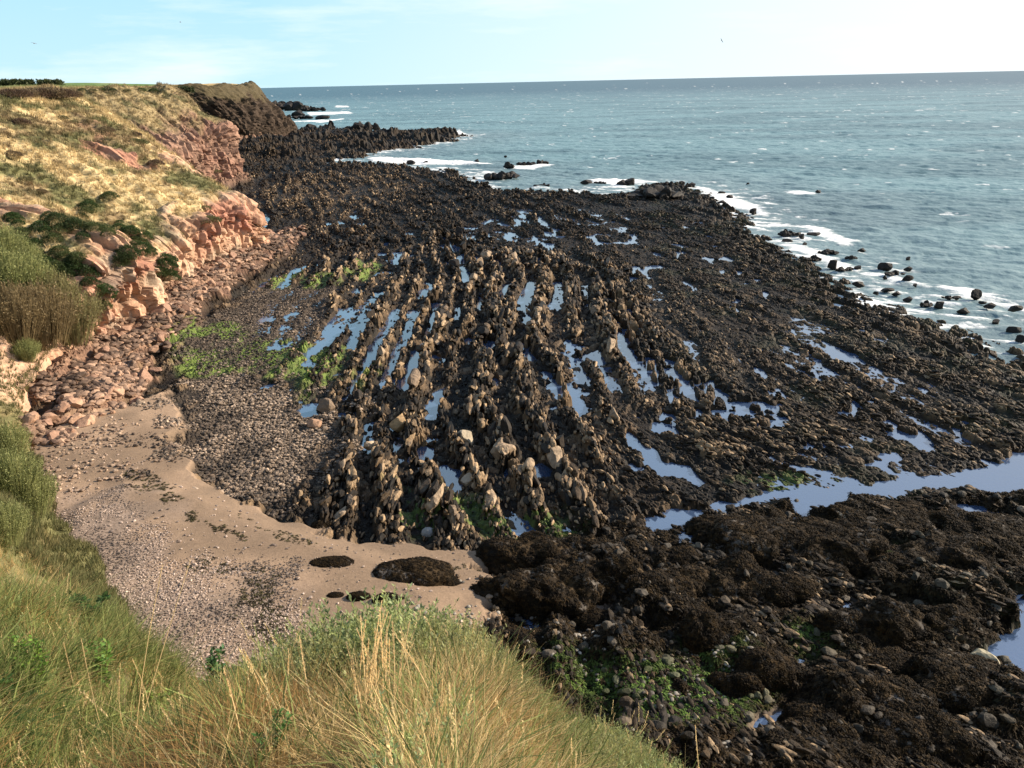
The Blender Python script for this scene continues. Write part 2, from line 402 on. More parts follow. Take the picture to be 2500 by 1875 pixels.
POOLS = [poly(k2(p), .55) for p in (
    [(583, 690), (615, 682), (606, 710), (578, 722)], [(640, 676), (628, 720), (600, 757), (574, 757), (600, 725)],
    [(745, 800), (800, 780), (795, 850), (760, 908), (738, 900)], [(640, 885), (690, 858), (690, 880), (660, 905)],
    [(840, 545), (885, 540), (878, 578), (843, 572)], [(912, 478), (945, 485), (990, 528), (1003, 552), (965, 548)],
    [(1018, 488), (1045, 505), (1087, 545), (1072, 550), (1035, 520)], [(1140, 513), (1170, 513), (1207, 535), (1190, 540)],
    [(1118, 742), (1160, 742), (1168, 780), (1125, 778)], [(1180, 803), (1240, 810), (1272, 880), (1245, 902), (1200, 885)],
    [(1310, 643), (1350, 648), (1372, 675), (1405, 700), (1385, 742), (1330, 747), (1310, 700)],
    [(1362, 790), (1400, 755), (1420, 788), (1500, 812), (1590, 865), (1700, 878), (1700, 893), (1600, 897), (1500, 868), (1430, 832)],
    [(928, 640), (946, 640), (943, 780), (925, 780)], [(930, 850), (965, 835), (955, 905), (930, 900)],
    [(905, 955), (932, 950), (927, 1018), (903, 1014)], [(800, 962), (826, 955), (822, 992), (798, 994)],
    [(1213, 733), (1240, 733), (1288, 790), (1240, 782)], [(1000, 548), (1030, 550), (1035, 575), (1010, 575)],
    [(660, 755), (690, 745), (680, 790), (655, 790)], [(770, 780), (810, 740), (815, 760), (790, 800)],
    [(800, 630), (835, 628), (815, 655), (795, 655)], [(1120, 660), (1145, 670), (1160, 710), (1130, 700)],
    [(1720, 955), (1760, 950), (1780, 975), (1730, 978)], [(1840, 870), (1880, 865), (1890, 890), (1850, 890)], [(1750, 800), (1800, 805), (1780, 820)],
    [(560, 830), (590, 835), (570, 860)], [(1590, 900), (1680, 905), (1670, 925), (1600, 915)], [(2050, 915), (2090, 915), (2070, 930)],
    [(1435, 780), (1470, 775), (1460, 800)], [(1900, 990), (1940, 985), (1960, 1000), (1910, 1005)], [(1850, 705), (1885, 715), (1880, 735), (1855, 722)],
)]
CHAN = [poly(p, .5) for p in (
    [(1520, 1292), (1587, 1263), (1700, 1240), (1832, 1212), (1914, 1198), (1958, 1191), (2104, 1183), (2173, 1171), (2322, 1164), (2332, 1152), (2398, 1149), (2401, 1126), (2500, 1101), (2900, 1000),
     (2900, 1200), (2500, 1203), (2465, 1210), (2294, 1198), (2237, 1203), (2196, 1213), (2104, 1229), (2037, 1221), (1977, 1221), (1895, 1225), (1800, 1247), (1730, 1262), (1669, 1292), (1600, 1300)],
    [(1977, 1500), (2044, 1492), (2075, 1562), (2021, 1555), (1972, 1538)],
    [(2600, 1420), (2500, 1446), (2442, 1470), (2471, 1540), (2401, 1578), (2332, 1600), (2417, 1619), (2442, 1650), (2500, 1680), (2700, 1720)],
    [(2237, 1655), (2275, 1650), (2320, 1673), (2268, 1696)], [(1935, 1600), (1977, 1615), (1990, 1656), (1950, 1640)], [(1855, 1525), (1892, 1520), (1897, 1555), (1865, 1550)],
    [(2330, 1230), (2380, 1225), (2420, 1265), (2360, 1265)])]
TALL = poly([(800, 560), (1100, 560), (1500, 640), (1560, 800), (1450, 1000), (1560, 1180), (1500, 1240), (1300, 1230), (1000, 1290), (840, 1290), (820, 1150), (900, 1000), (940, 860), (760, 760)], .8)
WEEDZ = poly([(1190, 1340), (1400, 1290), (1700, 1290), (1900, 1230), (2500, 1205), (2900, 1200), (2900, 1950), (1150, 1950), (1180, 1560), (1180, 1480)], .6)
RLIM = np.array([[s[0], s[1]] for s in BASE])
def dist_base(x, y):
    P = BASE; d = np.full(x.shape, 1e9)
    for i in range(len(P) - 1):
        ax, ay = P[i]; ex, ey = P[i + 1] - P[i]; wx = x - ax; wy = y - ay
        t = np.clip((wx * ex + wy * ey) / (ex * ex + ey * ey), 0, 1)
        d = np.minimum(d, (wx - ex * t) ** 2 + (wy - ey * t) ** 2)
    return np.sqrt(d)
def frame(x, y, th):
    c, s = math.cos(th), math.sin(th)
    return x * c + y * s, -x * s + y * c
def strata(x, y, th, sd, uw, vl, sa=.17):
    u, v = frame(x, y, th)
    u = u + (fbm(v / 18, u / 30, 2, sd) - .5) * 4 + (fbm(v / 4, u / 6, 2, sd + 9) - .5) * .8
    ph = 2 * math.pi * (u / 2.9 + (fbm(u / 12, v / 40, 2, sd + 21) - .5) * 2)
    n = .54 + sa * np.sin(ph) + (fbm(u / uw, v / vl, 3, sd + 1, .5) - .5) * .8
    ridge = ss(.40, .70, n)
    f1, f2, h, dx, dy = worley(u / .8, v / 1.5, sd + 2)
    e = np.clip((f2 - f1) * 2.6, 0, 1)
    g1, g2, h2, ex, ey = worley(u / .26 + 7, v / .42, sd + 3)
    e2 = np.clip((g2 - g1) * 2.2, 0, 1)
    blk = (.25 + .75 * h) * (.35 + .65 * e) + dx * (h - .2) * .5 + dy * (h2 - .5) * .25
    return ridge, blk, e2 * (.3 + .7 * h2), h, h2, n
def ground(x, y):
    wx = x + (fbm(x / 2.2, y / 2.2, 3, 201) - .5) * 2.2; wy = y + (fbm(x / 2.2 + 50, y / 2.2, 3, 203) - .5) * 2.2
    dist = np.hypot(x, y)
    wfar = 1 + 3 * ss(120, 400, dist)
    x2 = x + (fbm(x / 9, y / 9, 4, 205) - .5) * 5 * wfar; y2 = y + (fbm(x / 9 + 50, y / 9, 4, 207) - .5) * 5 * wfar
    sd = sdfb(x2, y2, SHORE, 30)
    dc = dist_base(x, y)
    sand = ss(-.3, .5, np.maximum.reduce([sdfb(wx, wy, P, 4) for P in (SAND, SAND2, SAND3, SAND4)]))
    cobb = ss(-1, 1.5, np.maximum(sdfb(wx, wy, COBB, 6), sdfb(wx, wy, COBB2, 6) - .3))
    ow = (fbm(x / 3, y / 3, 4, 217) - .5) * 7
    orange = np.maximum(ss(-.25, .25, sdfb(wx, wy, ORANGE, 6) - .8 + ow), (1 - ss(3, 5, dc)) * ss(60, 64, y) * (x < 0))
    tall = ss(-3, 3, sdfb(x2, y2, TALL, 8))
    weedz = ss(-1.5, 1.5, sdfb(wx, wy, WEEDZ, 6))
    gre = ss(-.8, .8, np.maximum.reduce([sdfb(wx, wy, P, 4) for P in GREEN]))
    gre2 = ss(-1.2, 1, np.maximum.reduce([sdfb(wx, wy, P, 4) for P in GREEN2]))
    pw = (fbm(x / .9, y / .9, 3, 211) - .5) * 1.4
    pool = ss(-.15, .4, (fbm(x / 1.6, y / 1.6, 3, 213) - .5) * 4 + np.maximum.reduce([sdfb(x + pw, y + pw, P, 4) for P in POOLS]))
    pool = np.maximum(pool, ss(.66, .70, fbm(x / 2.2, y / 4.5, 3, 214)) * (1 - ss(150, 175, dist)) * ss(12, 20, dc) * (1 - cobb))
    chan = ss(-.25, .6, np.maximum.reduce([sdfb(x + pw, y - pw, P, 4) for P in CHAN]))
    # strata in three headings, crossfaded
    rA = strata(x, y, R(1), 300, 2.6, 30, .2)
    rB = strata(x, y, R(15), 320, 2.0, 9, .07)
    rC = strata(x, y, R(34), 340, 2.2, 7, .08)
    wB = np.clip(ss(13, 28, x) + ss(115, 140, y), 0, 1)
    wC = ss(4, 11, x) * (1 - ss(24, 34, x)) * (1 - ss(52, 64, y))
    wB = wB * (1 - wC); wA = 1 - wB - wC
    ridge, blk, sml, h, h2, n = [a * wA + b * wB + c * wC for a, b, c in zip(rA, rB, rC)]
    rightz = ss(10, 24, x)
    amp = .5 + .55 * tall - .15 * rightz + .5 * ss(200, 330, dist) + .3 * ss(130, 180, dist)
    rel = ridge * amp * (.3 + 1.0 * blk) + (1 - ridge) * (.30 * blk - .02) + .16 * sml * (.5 + ridge)
    wetz = (.55 + .45 * ss(12, 4, x)) * ss(.52, .62, fbm(x / 10, y / 14, 3, 219)) * (1 - ss(150, 200, dist))
    rel = rel - wetz * (1 - ridge) * .30
    rel = rel * (1 - .75 * cobb) * (1 - .35 * weedz) + weedz * np.clip(fbm(x / 3.4, y / 3.4, 4, 223, .55) - .42, -.06, 1) * 3.0 * (1 - .6 * gre2)
    rel += cobb * .10 * sml
    # deep far promontory crags
    big = ss(280, 330, dist) * ss(.45, .75, fbm(x / 14, y / 14, 5, 221, .6)) * 3.2
    rel = rel + big * ss(0, 8, sd)
    dune = ss(0, 2.5, sdfb(wx * .3 + x * .7, wy * .3 + y * .7, BANK, 8))
    zs = .45 + 1.3 * (1 - ss(1, 26, dc)) * ss(7, -4, x) + .55 * dune + (fbm(x / 3, y / 3, 3, 231) - .5) * .25
    zr = .52 + rel + orange * (.5 + 1.0 * (1 - ss(0, 8, dc))) + (.6 * (1 - ss(0, 10, dc)))
    z = zr * (1 - sand) + zs * sand
    soft = np.clip(pool * (1 - ss(.35, .6, ridge * blk) * .9), 0, 1)
    z = z * (1 - soft) + (.30 + .1 * sml) * soft
    z = z * (1 - chan) + .15 * chan
    edge = 1 - ss(-1, 7, sd)
    z = z - edge * (.9 + .25 * np.clip(-sd, 0, 12)) + edge * ss(.45, .8, h) * .6 * ss(-8, 0, sd)
    # colours
    v = vn2(x * 3.1, y * 3.1, 241)
    weed = lerp([.014, .008, .004], [.050, .029, .011], np.clip(v * .6 + h2 * .5, 0, 1))
    blackw = lerp([.009, .007, .005], [.034, .024, .014], h2)
    patch = fbm(x / 6, y / 6, 4, 245)
    c = lerp(weed, blackw, ss(.42, .6, patch))
    olive = np.array([.06, .06, .022])
    c = lerp(c, olive, ss(.55, .7, fbm(x / 4, y / 4, 3, 251)) * .5 * rightz)
    tan = lerp([.11, .073, .042], [.26, .18, .105], h)
    tamt = ss(.5, .85, h * .6 + blk * .35 + tall * .12 - .28 * ss(80, 150, dist) + .25 * (fbm(x / 8, y / 8, 3, 255) - .5) - .1 * rightz)
    tz = ss(6, 14, sdfb(x, y, poly([(600, 470), (800, 420), (1000, 410), (1090, 440), (900, 540), (680, 540)], .7), 16) + 8)
    tamt = np.clip(tamt + tz * .45 * ss(.4, .7, h), 0, 1) * (1 - .6 * weedz)
    c = lerp(c, tan * [.85, .8, .74], tamt * .8); c = c * (1 - .45 * (1 - ridge) * (1 - cobb) * (1 - orange))[..., None]  # troughs between ridges darkened in the colour, standing for shadow
    cob = lerp([.05, .036, .025], [.12, .088, .062], h2)
    c = lerp(c, cob, cobb * .75)
    oc = lerp([.12, .065, .042], [.25, .145, .09], h)
    c = lerp(c, oc, orange * .9)
    gc = lerp([.035, .05, .015], [.17, .23, .04], vn2(x * 2.3, y * 2.3, 261) * .6 + .4 * vn2(x * 8, y * 8, 262))
    c = lerp(c, gc, gre * ss(.33, .52, fbm(x / .9, y / 3.2, 4, 265)) * .95)
    gd = lerp([.03, .05, .014], [.12, .17, .035], vn2(x * 5.3, y * 5.3, 271))
    c = lerp(c, gd, gre2 * ss(.4, .55, fbm(x / 1.2, y / 1.2, 3, 275)) * .9)
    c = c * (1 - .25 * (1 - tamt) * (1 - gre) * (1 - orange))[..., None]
    # sand
    s1 = fbm(x / 5, y / 5, 4, 281); s2 = vn2(x * 9, y * 9, 283)
    sc_ = lerp([.205, .14, .09], [.31, .21, .135], ss(.35, .65, s1)) * (.9 + .2 * s2[..., None])
    shing = ss(-2, 3, sdfb(wx, wy, SHING, 8) + (fbm(x / 2.5, y / 2.5, 3, 291) - .5) * 8)
    sc_ = lerp(sc_, lerp([.17, .125, .095], [.36, .27, .21], s2), shing * .7)
    damp = np.maximum(chan, 1 - ss(0, 2.6, sdfb(wx, wy, SAND, 4))) * ss(-2, 4, x)
    sc_ = lerp(sc_, [.13, .10, .075], damp * .75)
    wrack = ss(.56, .66, fbm((x - y * .5) / 3.5, (y + x * .8) / 1.6, 4, 287)) * shing
    sc_ = lerp(sc_, [.08, .06, .04], wrack * .6 * ss(.4, .6, s2))
    c = lerp(c, sc_, sand)
    sub = ss(.6, .3, z) * (1 - sand)
    c = lerp(c, [.05, .035, .02], sub * .8)
    return z, c, sand, dict(tz=tz, cobb=cobb, orange=orange, tall=tall, weedz=weedz, pool=pool, chan=chan, sd=sd, dc=dc, ridge=ridge, h=h, shing=shing, tamt=tamt, gre=gre, gre2=gre2, dist=dist)
SHING = poly([(100, 1260), (300, 1250), (500, 1400), (660, 1480), (760, 1560), (760, 1900), (0, 1900)], 1.2)
DBLE = .0019
az = np.arange(R(-40), R(40), DBLE * .62)
rr = 17 * np.exp(np.arange(0, math.log(900 / 17), DBLE * 1.15))
RR, AZ = np.meshgrid(rr, az, indexing='ij')
GX, GY = RR * np.sin(AZ), RR * np.cos(AZ)
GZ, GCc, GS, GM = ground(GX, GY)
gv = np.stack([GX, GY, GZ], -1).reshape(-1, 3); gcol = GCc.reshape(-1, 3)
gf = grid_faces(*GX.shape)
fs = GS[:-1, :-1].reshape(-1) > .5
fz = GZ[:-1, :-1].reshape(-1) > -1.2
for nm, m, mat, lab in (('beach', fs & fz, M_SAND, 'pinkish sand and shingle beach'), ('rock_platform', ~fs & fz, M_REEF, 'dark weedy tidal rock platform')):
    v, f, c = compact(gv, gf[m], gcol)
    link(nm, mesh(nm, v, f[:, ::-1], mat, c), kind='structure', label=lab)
# coarse ground off to the sides, wholly below the detailed sheet
gx, gy = np.meshgrid(np.linspace(-500, 500, 160), np.linspace(-120, 1200, 200), indexing='ij')
# ------------------------------------------------------------------ water
def water_mat(name, col, rough, sc, bump, ior=1.45, foam=False):
    q = NT(name); q.b.inputs['IOR'].default_value = ior; q.b.inputs['Roughness'].default_value = rough
    base = q.n('ShaderNodeRGB'); base.outputs[0].default_value = (*col, 1)
    bn = q.n('ShaderNodeBump'); bn.inputs['Distance'].default_value = bump
    q.l(q.noise(sc, 4), bn.inputs['Height']); q.l(bn.outputs[0], q.b.inputs['Normal'])
    if foam:
        a = q.n('ShaderNodeAttribute', attribute_name='col'); q.l(a.outputs['Color'], q.b.inputs['Base Color'])
        fo = q.n('ShaderNodeAttribute', attribute_name='foam')
        q.l(q.mr(fo.outputs['Fac'], 0, 1, rough, .9), q.b.inputs['Roughness'])
        q.l(q.mr(fo.outputs['Fac'], 0, 1, .5, .1), q.b.inputs['Specular IOR Level'])
    else: q.l(base.outputs[0], q.b.inputs['Base Color'])
    return q.m
M_SEA = water_mat('sea_water', (.05, .1, .1), .42, .9, .25, 1.33, True)
M_POOL = water_mat('pool_water', (.045, .075, .14), .05, 5, .006, 2.7)
# pool sheet inside the shore line
px_, py_ = np.meshgrid(np.arange(-60, 100, 1.0), np.arange(10, 300, 1.0), indexing='ij')
sdv = sdfb(px_, py_, SHORE, 30)
pf = grid_faces(*px_.shape); keep = (sdv.reshape(-1)[pf] > 7).all(1)
v, f = compact(np.stack([px_, py_, 0 * px_ + .50], -1).reshape(-1, 3), pf[keep])
link('tide_pool_water', mesh('tide_pool_water', v, f, M_POOL, smooth=True), kind='structure', label='still water lying in the pools and channel of the rock platform')
# sea
az = np.arange(R(-46), R(50), .0016)
rr = np.concatenate([40 * np.exp(np.arange(0, math.log(2500 / 40), .0032)), np.geomspace(2520, 90000, 60)])
RR, AZ = np.meshgrid(rr, az, indexing='ij'); SX, SY = RR * np.sin(AZ), RR * np.cos(AZ)
a = R(62)                                            # crest normal heading
su, sv = SX * math.cos(a) + SY * math.sin(a), -SX * math.sin(a) + SY * math.cos(a)
nf = ss(2500, 300, RR)
wrp = (fbm(SX / 40, SY / 40, 3, 401) - .5) * 14
SZ = nf * ((fbm((su + wrp) / 9, sv / 34, 3, 403) - .5) * 1.2 + (fbm(su / 2.0, sv / 4.0, 4, 405) - .5) * 1.0)
sds = sdfb(SX + (fbm(SX / 8, SY / 8, 3, 407) - .5) * 8, SY + (fbm(SX / 8 + 9, SY / 8, 3, 409) - .5) * 8, SHORE, 60)
shal = ss(-60, -5, sds) * (sds > -59.9)
SZ = SZ * (1 - .6 * ss(-15, 0, sds)) 
fo = ss(.50, .62, fbm(SX / 2.5, SY / 2.5, 4, 411, .6) + .17 * ss(-9, -1, sds) - .17 * ss(-4, -26, sds))
lace = fbm(su / 1.3, sv / 3.6, 5, 412, .65)
surf = ss(-17, -1, sds) * (sds > -59)
fo = .9 * ss(.62, .78, lace + .15 * surf * ss(.45, .62, fbm(SX / 7, SY / 7, 3, 413)) + .06 * surf) * ss(0, .3, surf)
strips = [poly(p, 0) for p in ([(1962, 552), (2010, 556), (2085, 588), (2060, 594), (1990, 575)], [(1918, 467), (1990, 470), (2000, 475), (1940, 478)],
          [(2290, 695), (2370, 705), (2420, 722), (2500, 735), (2500, 745), (2400, 725), (2300, 705)], [(2150, 668), (2250, 690), (2260, 700), (2170, 690)],
          [(1700, 455), (1760, 470), (1850, 505), (1870, 525), (1760, 500)], [(900, 386), (960, 385), (1180, 398), (1200, 402), (1000, 402), (910, 395)],
          [(1010, 325), (1120, 318), (1135, 328), (1050, 345), (860, 370), (830, 368), (960, 350)], [(1230, 410), (1330, 402), (1350, 405), (1290, 415)],
          [(750, 275), (850, 272), (860, 277), (760, 282)], [(710, 297), (840, 290), (790, 300)], [(1440, 440), (1560, 438), (1600, 445), (1450, 452)],
          [(820, 258), (850, 259), (850, 262), (820, 262)], [(1880, 580), (2000, 620), (2100, 660), (2060, 665), (1960, 630)])]
for P in strips:
    s = sdfb(SX + wrp * .1, SY, P, 6); fo = np.maximum(fo, ss(-1.0, .6, s + (lace - .5) * 5))
cap = ss(.77, .81, fbm(su / 2.6 + 31, sv / 7, 4, 421, .62)) * ss(-20, -50, sds) * (RR < 3500)
cap2 = ss(.78, .82, fbm(su / 9 + 31, sv / 22, 4, 423, .62)) * ss(500, 900, RR) * (RR < 6000)
fo = np.clip(np.maximum(fo, np.maximum(cap, cap2)), 0, 1)
bigv = fbm(SX / 60, SY / 25, 4, 431)
sc1 = lerp([.095, .165, .18], [.14, .235, .25], ss(.35, .65, bigv))
sc1 = lerp(sc1, [.13, .17, .18], shal * .55)
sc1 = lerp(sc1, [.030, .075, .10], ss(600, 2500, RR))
fo = fo
scf = lerp(sc1, [.80, .80, .78], fo)
SZ = SZ + fo * .12 * nf
sf = grid_faces(*SX.shape); kp = (sds.reshape(-1)[sf] < 9).any(1)
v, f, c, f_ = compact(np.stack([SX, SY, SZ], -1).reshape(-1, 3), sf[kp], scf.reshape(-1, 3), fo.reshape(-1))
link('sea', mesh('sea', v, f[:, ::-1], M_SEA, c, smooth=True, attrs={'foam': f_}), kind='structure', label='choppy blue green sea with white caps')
#--P2--
# ------------------------------------------------------------------ loose stones and rocks
def gq(x, y):
    z, c, s, m = ground(np.asarray(x, float), np.asarray(y, float)); return z, c, s, m
def in_poly(P, n, pad=0, soft=0):
    lo, hi = P.min(0) - soft, P.max(0) + soft; o = []
    while sum(map(len, o)) < n:
        q = rng.uniform(lo, hi, (n * 3, 2)); m = sdf(q[:, 0], q[:, 1], P) > pad
        w_ = rng.random(len(q)) < np.clip(40 / np.hypot(q[:, 0], q[:, 1]), 0, 1) ** 1.3
        if soft: m = rng.random(len(q)) < ss(-soft * .6, soft, sdf(q[:, 0], q[:, 1], P) + (fbm(q[:, 0] / 2, q[:, 1] / 2, 3, 601) - .5) * soft * 5)
        o.append(q[m & w_])
    return np.concatenate(o)[:n]
def stones(name, P, n, s0, s1, colA, colB, T, label, cat, mat=M_ROCK, flat=.6, cond=None, bias=2.5, sink=.25, reefcol=0):
    q = in_poly(P, n, soft=2.2); z, c, s, m = gq(q[:, 0], q[:, 1])
    if cond is not None:
        k = cond(m, z, q); q, z, c = q[k], z[k], c[k]
    n = len(q); r = s0 + (s1 - s0) * rng.random(n) ** bias
    sc = np.stack([r * rng.uniform(.7, 1.3, n), r * rng.uniform(.7, 1.3, n), r * flat * rng.uniform(.7, 1.3, n)], 1) * .5
    cl = lerp(colA, colB, rng.random(n)) * rng.uniform(.7, 1.2, (n, 1)) * (.42 + .68 * ss(.32, .58, fbm(q[:, 0] / 3.2, q[:, 1] / 3.2, 4, 607)))[:, None]
    cl = cl * (1 - reefcol) + c * reefcol
    V, F, C = scatter(T, rng.integers(0, len(T), n), np.stack([q[:, 0], q[:, 1], z + sc[:, 2] * (1 - 2 * sink)], 1), rng.uniform(0, 6.3, n), sc, cl)
    return link(name, mesh(name, V, F, mat, C), kind='stuff', label=label, category=cat)
R1 = [rock_t(1, i, 5, .12) for i in range(8)]
R2 = [rock_t(2, 20 + i, 9, .12) for i in range(10)]
R3 = [rock_t(3, 40 + i, 12, .14, .5, .8) for i in range(8)]
P2 = [rock_t(2, 60 + i, 2, .08, .8, .95) for i in range(6)]
stones('cobbles', COBB, 16000, .07, .36, [.05, .036, .025], [.34, .25, .175], R1, 'carpet of mixed grey and tan cobbles between sand and rock ridges', 'cobbles', bias=2.2)
stones('cobbles', COBB2, 9000, .07, .36, [.04, .03, .02], [.24, .18, .13], R1, 'grey brown cobbles around the green pools by the cliff', 'cobbles', bias=2.5)
stones('shingle', SHING, 30000, .045, .13, [.15, .105, .08], [.46, .355, .28], R1, 'pale pink shingle covering the near end of the beach', 'shingle', bias=1.6)
stones('pebbles', SAND, 2600, .05, .22, [.16, .12, .10], [.50, .38, .30], R1, 'sparse pebbles strewn over the smooth sand', 'pebbles', bias=3)
stones('pebbles', poly([(60, 1180), (100, 1090), (250, 1050), (470, 1050), (520, 1180), (420, 1150), (250, 1110), (150, 1230)], 1), 1800, .07, .38, [.15, .10, .07], [.40, .28, .19], R2, 'angular reddish stones at the top of the sand below the cliff', 'pebbles', bias=3)
stones('pebbles', poly([(1120, 1560), (1180, 1510), (1420, 1530), (1500, 1560), (1700, 1620), (1850, 1680), (1700, 1800), (1450, 1760), (1250, 1640)], .5), 900, .05, .28, [.10, .085, .07], [.34, .30, .24], P2, 'pale rounded pebbles among the weed at the lower edge of the rocks', 'pebbles', bias=2.5)
stones('rubble', ORANGE, 11000, .12, .95, [.10, .06, .04], [.34, .215, .14], R2, 'orange sandstone rubble along the foot of the cliff', 'rubble', bias=2.6, flat=.5, cond=lambda m, z, q: m['orange'] > .3)
# reef rocks: the mass of them, then the largest ones as individuals
REEFP = poly([(560, 370), (900, 405), (1100, 430), (1560, 480), (1830, 560), (2080, 730), (2500, 880), (2700, 1000), (2500, 1960), (1150, 1900), (1200, 1400), (900, 1340), (700, 1240), (850, 1150), (830, 1000), (600, 780), (700, 600), (620, 470)], .6)
def reef_pick(n, lo, hi):
    q = in_poly(REEFP, n); z, c, s, m = gq(q[:, 0], q[:, 1])
    k = (s < .3) & (m['pool'] < .5) & (m['chan'] < .3) & (m['cobb'] < .6) & (m['sd'] > -2) & (m['ridge'] * (.4 + .6 * m['h']) > rng.uniform(lo, hi, len(q)))
    return q[k], z[k], c[k], {a: b[k] for a, b in m.items()}
def heading(x, y):
    wB = np.clip(ss(13, 28, x) + ss(115, 140, y), 0, 1); wC = ss(4, 11, x) * (1 - ss(24, 34, x)) * (1 - ss(52, 64, y)); wB = wB * (1 - wC)
    return wB * R(17) + wC * R(38) + (1 - wB - wC) * R(1)
def reef_attr(q, c, m, s0, s1, b):
    n = len(q); r = (s0 + (s1 - s0) * rng.random(n) ** b) * (1 + .8 * ss(75, 220, m['dist']))
    sc = np.stack([r * rng.uniform(.35, .7, n), r * rng.uniform(.9, 2.0, n), r * rng.uniform(.35, .85, n) * (1 - .35 * ss(10, 24, q[:, 0])) * (1 - .5 * m['weedz'])], 1) * .5 * (1 + .5 * m['tall'])[:, None]
    t = rng.random(n); tan = lerp([.11, .072, .04], [.32, .22, .125], rng.random(n)); dk = lerp([.008, .006, .004], [.046, .029, .014], rng.random(n) ** 1.4)
    pt = .08 + .26 * m['tamt'] + .3 * m['tz'] + .10 * ss(8, 20, q[:, 0]) * ss(110, 80, m['dist']) + .08 * m['tall'] - .08 * ss(80, 150, m['dist']) + .25 * ss(.5, .62, fbm(q[:, 0] / 9, q[:, 1] / 9, 3, 501)) * (1 - m['weedz'])
    cl = np.where((t < pt)[:, None], tan, dk)
    return sc, cl, heading(q[:, 0], q[:, 1]) + rng.normal(0, .13, n)
q, z, c, m = reef_pick(150000, -.25, .75)
sc, cl, rz = reef_attr(q, c, m, .12, .66, 2.4); sc *= (.6 + .45 * m['ridge'])[:, None]; sc[:, 1] *= 1 + .35 * m['tall']
V, F, C = scatter(R2, rng.integers(0, 10, len(q)), np.stack([q[:, 0], q[:, 1], z + sc[:, 2] * .35], 1), rz, sc, cl, tilt=rng.normal(0, .2, (len(q), 2)))
link('reef_rocks', mesh('reef_rocks', V, F, M_REEF, C), kind='stuff', label='countless small dark weedy rocks in ridges over the platform', category='rocks')
q, z, c, m = reef_pick(9000, .5, 1.0)
k = np.argsort(-(m['tall'] + .4 * rng.random(len(q)) - m['dist'] / 400))[:300]
q, z, c, m = q[k], z[k], c[k], {a: b[k] for a, b in m.items()}
sc, cl, rz = reef_attr(q, c, m, .6, 1.45, 2.0)
VM = []
for ci, cA in enumerate(([.27, .195, .125], [.17, .12, .078], [.045, .03, .017], [.022, .016, .011])):
    for t in R3[:6]:
        cc = np.array(cA) * (.8 + .4 * fbm3(t[0], 2, 3, ci)[:, None]); VM.append(mesh('reef_rock', t[0], t[1], M_REEF, cc))
for i in range(len(q)):
    lum = cl[i].mean(); ci = 0 if lum > .15 else 1 if lum > .07 else 2 if lum > .025 else 3
    o = link('reef_rock', VM[ci * 6 + i % 6], category='rock'); o.location = (q[i, 0], q[i, 1], z[i] + sc[i, 2] * .3); o.scale = sc[i]; o.rotation_euler = (random.gauss(0, .15), random.gauss(0, .15), rz[i])
    o['label'] = ('pale tan upright rock standing out of the long rock ridges', 'brown upright rock standing out of the long rock ridges', 'dark weedy rock on the long rock ridges', 'near black rock on the long rock ridges')[ci]
    o['group'] = ('tan rocks on the ridges', 'brown rocks on the ridges', 'dark weedy rocks on the ridges', 'near black rocks on the ridges')[ci]
# boulders at the cliff foot
q = in_poly(ORANGE, 170); z, c, s, m = gq(q[:, 0], q[:, 1])
BM = [mesh('fallen_boulder', t[0], t[1], M_ROCK, np.array(a) * (.85 + .3 * fbm3(t[0], 2, 3, i)[:, None])) for i, (t, a) in enumerate((t, a) for t in R3 for a in ([.36, .215, .135], [.27, .155, .10]))]
for i in range(len(q)):
    r = .35 + .8 * random.random() ** 1.8
    o = link('fallen_boulder', BM[i % 16], category='boulder', group='boulders fallen along the cliff foot', label='angular orange sandstone boulder lying at the foot of the cliff')
    o.scale = (r * random.uniform(.6, 1), r * random.uniform(.6, 1.1), r * random.uniform(.4, .7)); o.location = (q[i, 0], q[i, 1], z[i] + o.scale[2] * .3); o.rotation_euler = (random.gauss(0, .2), random.gauss(0, .2), random.uniform(0, 6.3))
def one(name, px, py, wpx, hpx, zb, me, label, cat, group=None, depthf=1.0, sink=.2, rz=None):
    p = at(px, py, zb); D = np.dot(p - CAMP, _f); wm = wpx * D / FPX; hm = hpx * D / FPX
    hm = min(hm, wm * .85)
    o = link(name, me, label=label, category=cat)
    if group: o['group'] = group
    o.scale = (wm / 1.55, wm * depthf / 1.55, hm / 1.5); o.location = (p[0], p[1] + wm * depthf * .3, zb + hm * (.5 - sink)); o.rotation_euler[2] = random.uniform(-.3, .3) if rz is None else rz
    return o
rk = lambda col, i=0, t=None, mat=M_ROCK, nm='rock': mesh(nm, (t or R3[i])[0], (t or R3[i])[1], mat, np.array(col) * (.8 + .4 * fbm3((t or R3[i])[0], 2, 3, i)[:, None]))
one('white_boulder', 237, 1200, 22, 20, 1.2, rk([.75, .72, .66], 0, P2[0], nm='white_boulder'), 'white rounded boulder alone on the sand below the bush', 'boulder')
one('pale_boulder', 460, 1225, 55, 26, 1.0, rk([.42, .31, .22], 1, nm='pale_boulder'), 'flat pale brown boulder on the middle of the sand', 'boulder')
one('pointed_boulder', 765, 1045, 32, 36, .6, rk([.34, .20, .12], 2, nm='pointed_boulder'), 'rounded brown boulder at the end of the green pool', 'boulder')
one('pointed_boulder', 790, 1008, 40, 45, .6, rk([.16, .11, .07], 3, nm='pointed_boulder'), 'dark boulder behind the rounded brown one by the green pool', 'boulder')
one('tall_boulder', 975, 1045, 42, 65, .9, rk([.40, .26, .13], 4, nm='tall_boulder'), 'tallest golden brown boulder on the near rock ridges', 'boulder')
one('square_boulder', 900, 1100, 30, 30, .8, rk([.42, .31, .2], 5, nm='square_boulder'), 'square tan boulder beside the dark pebble pool', 'boulder')
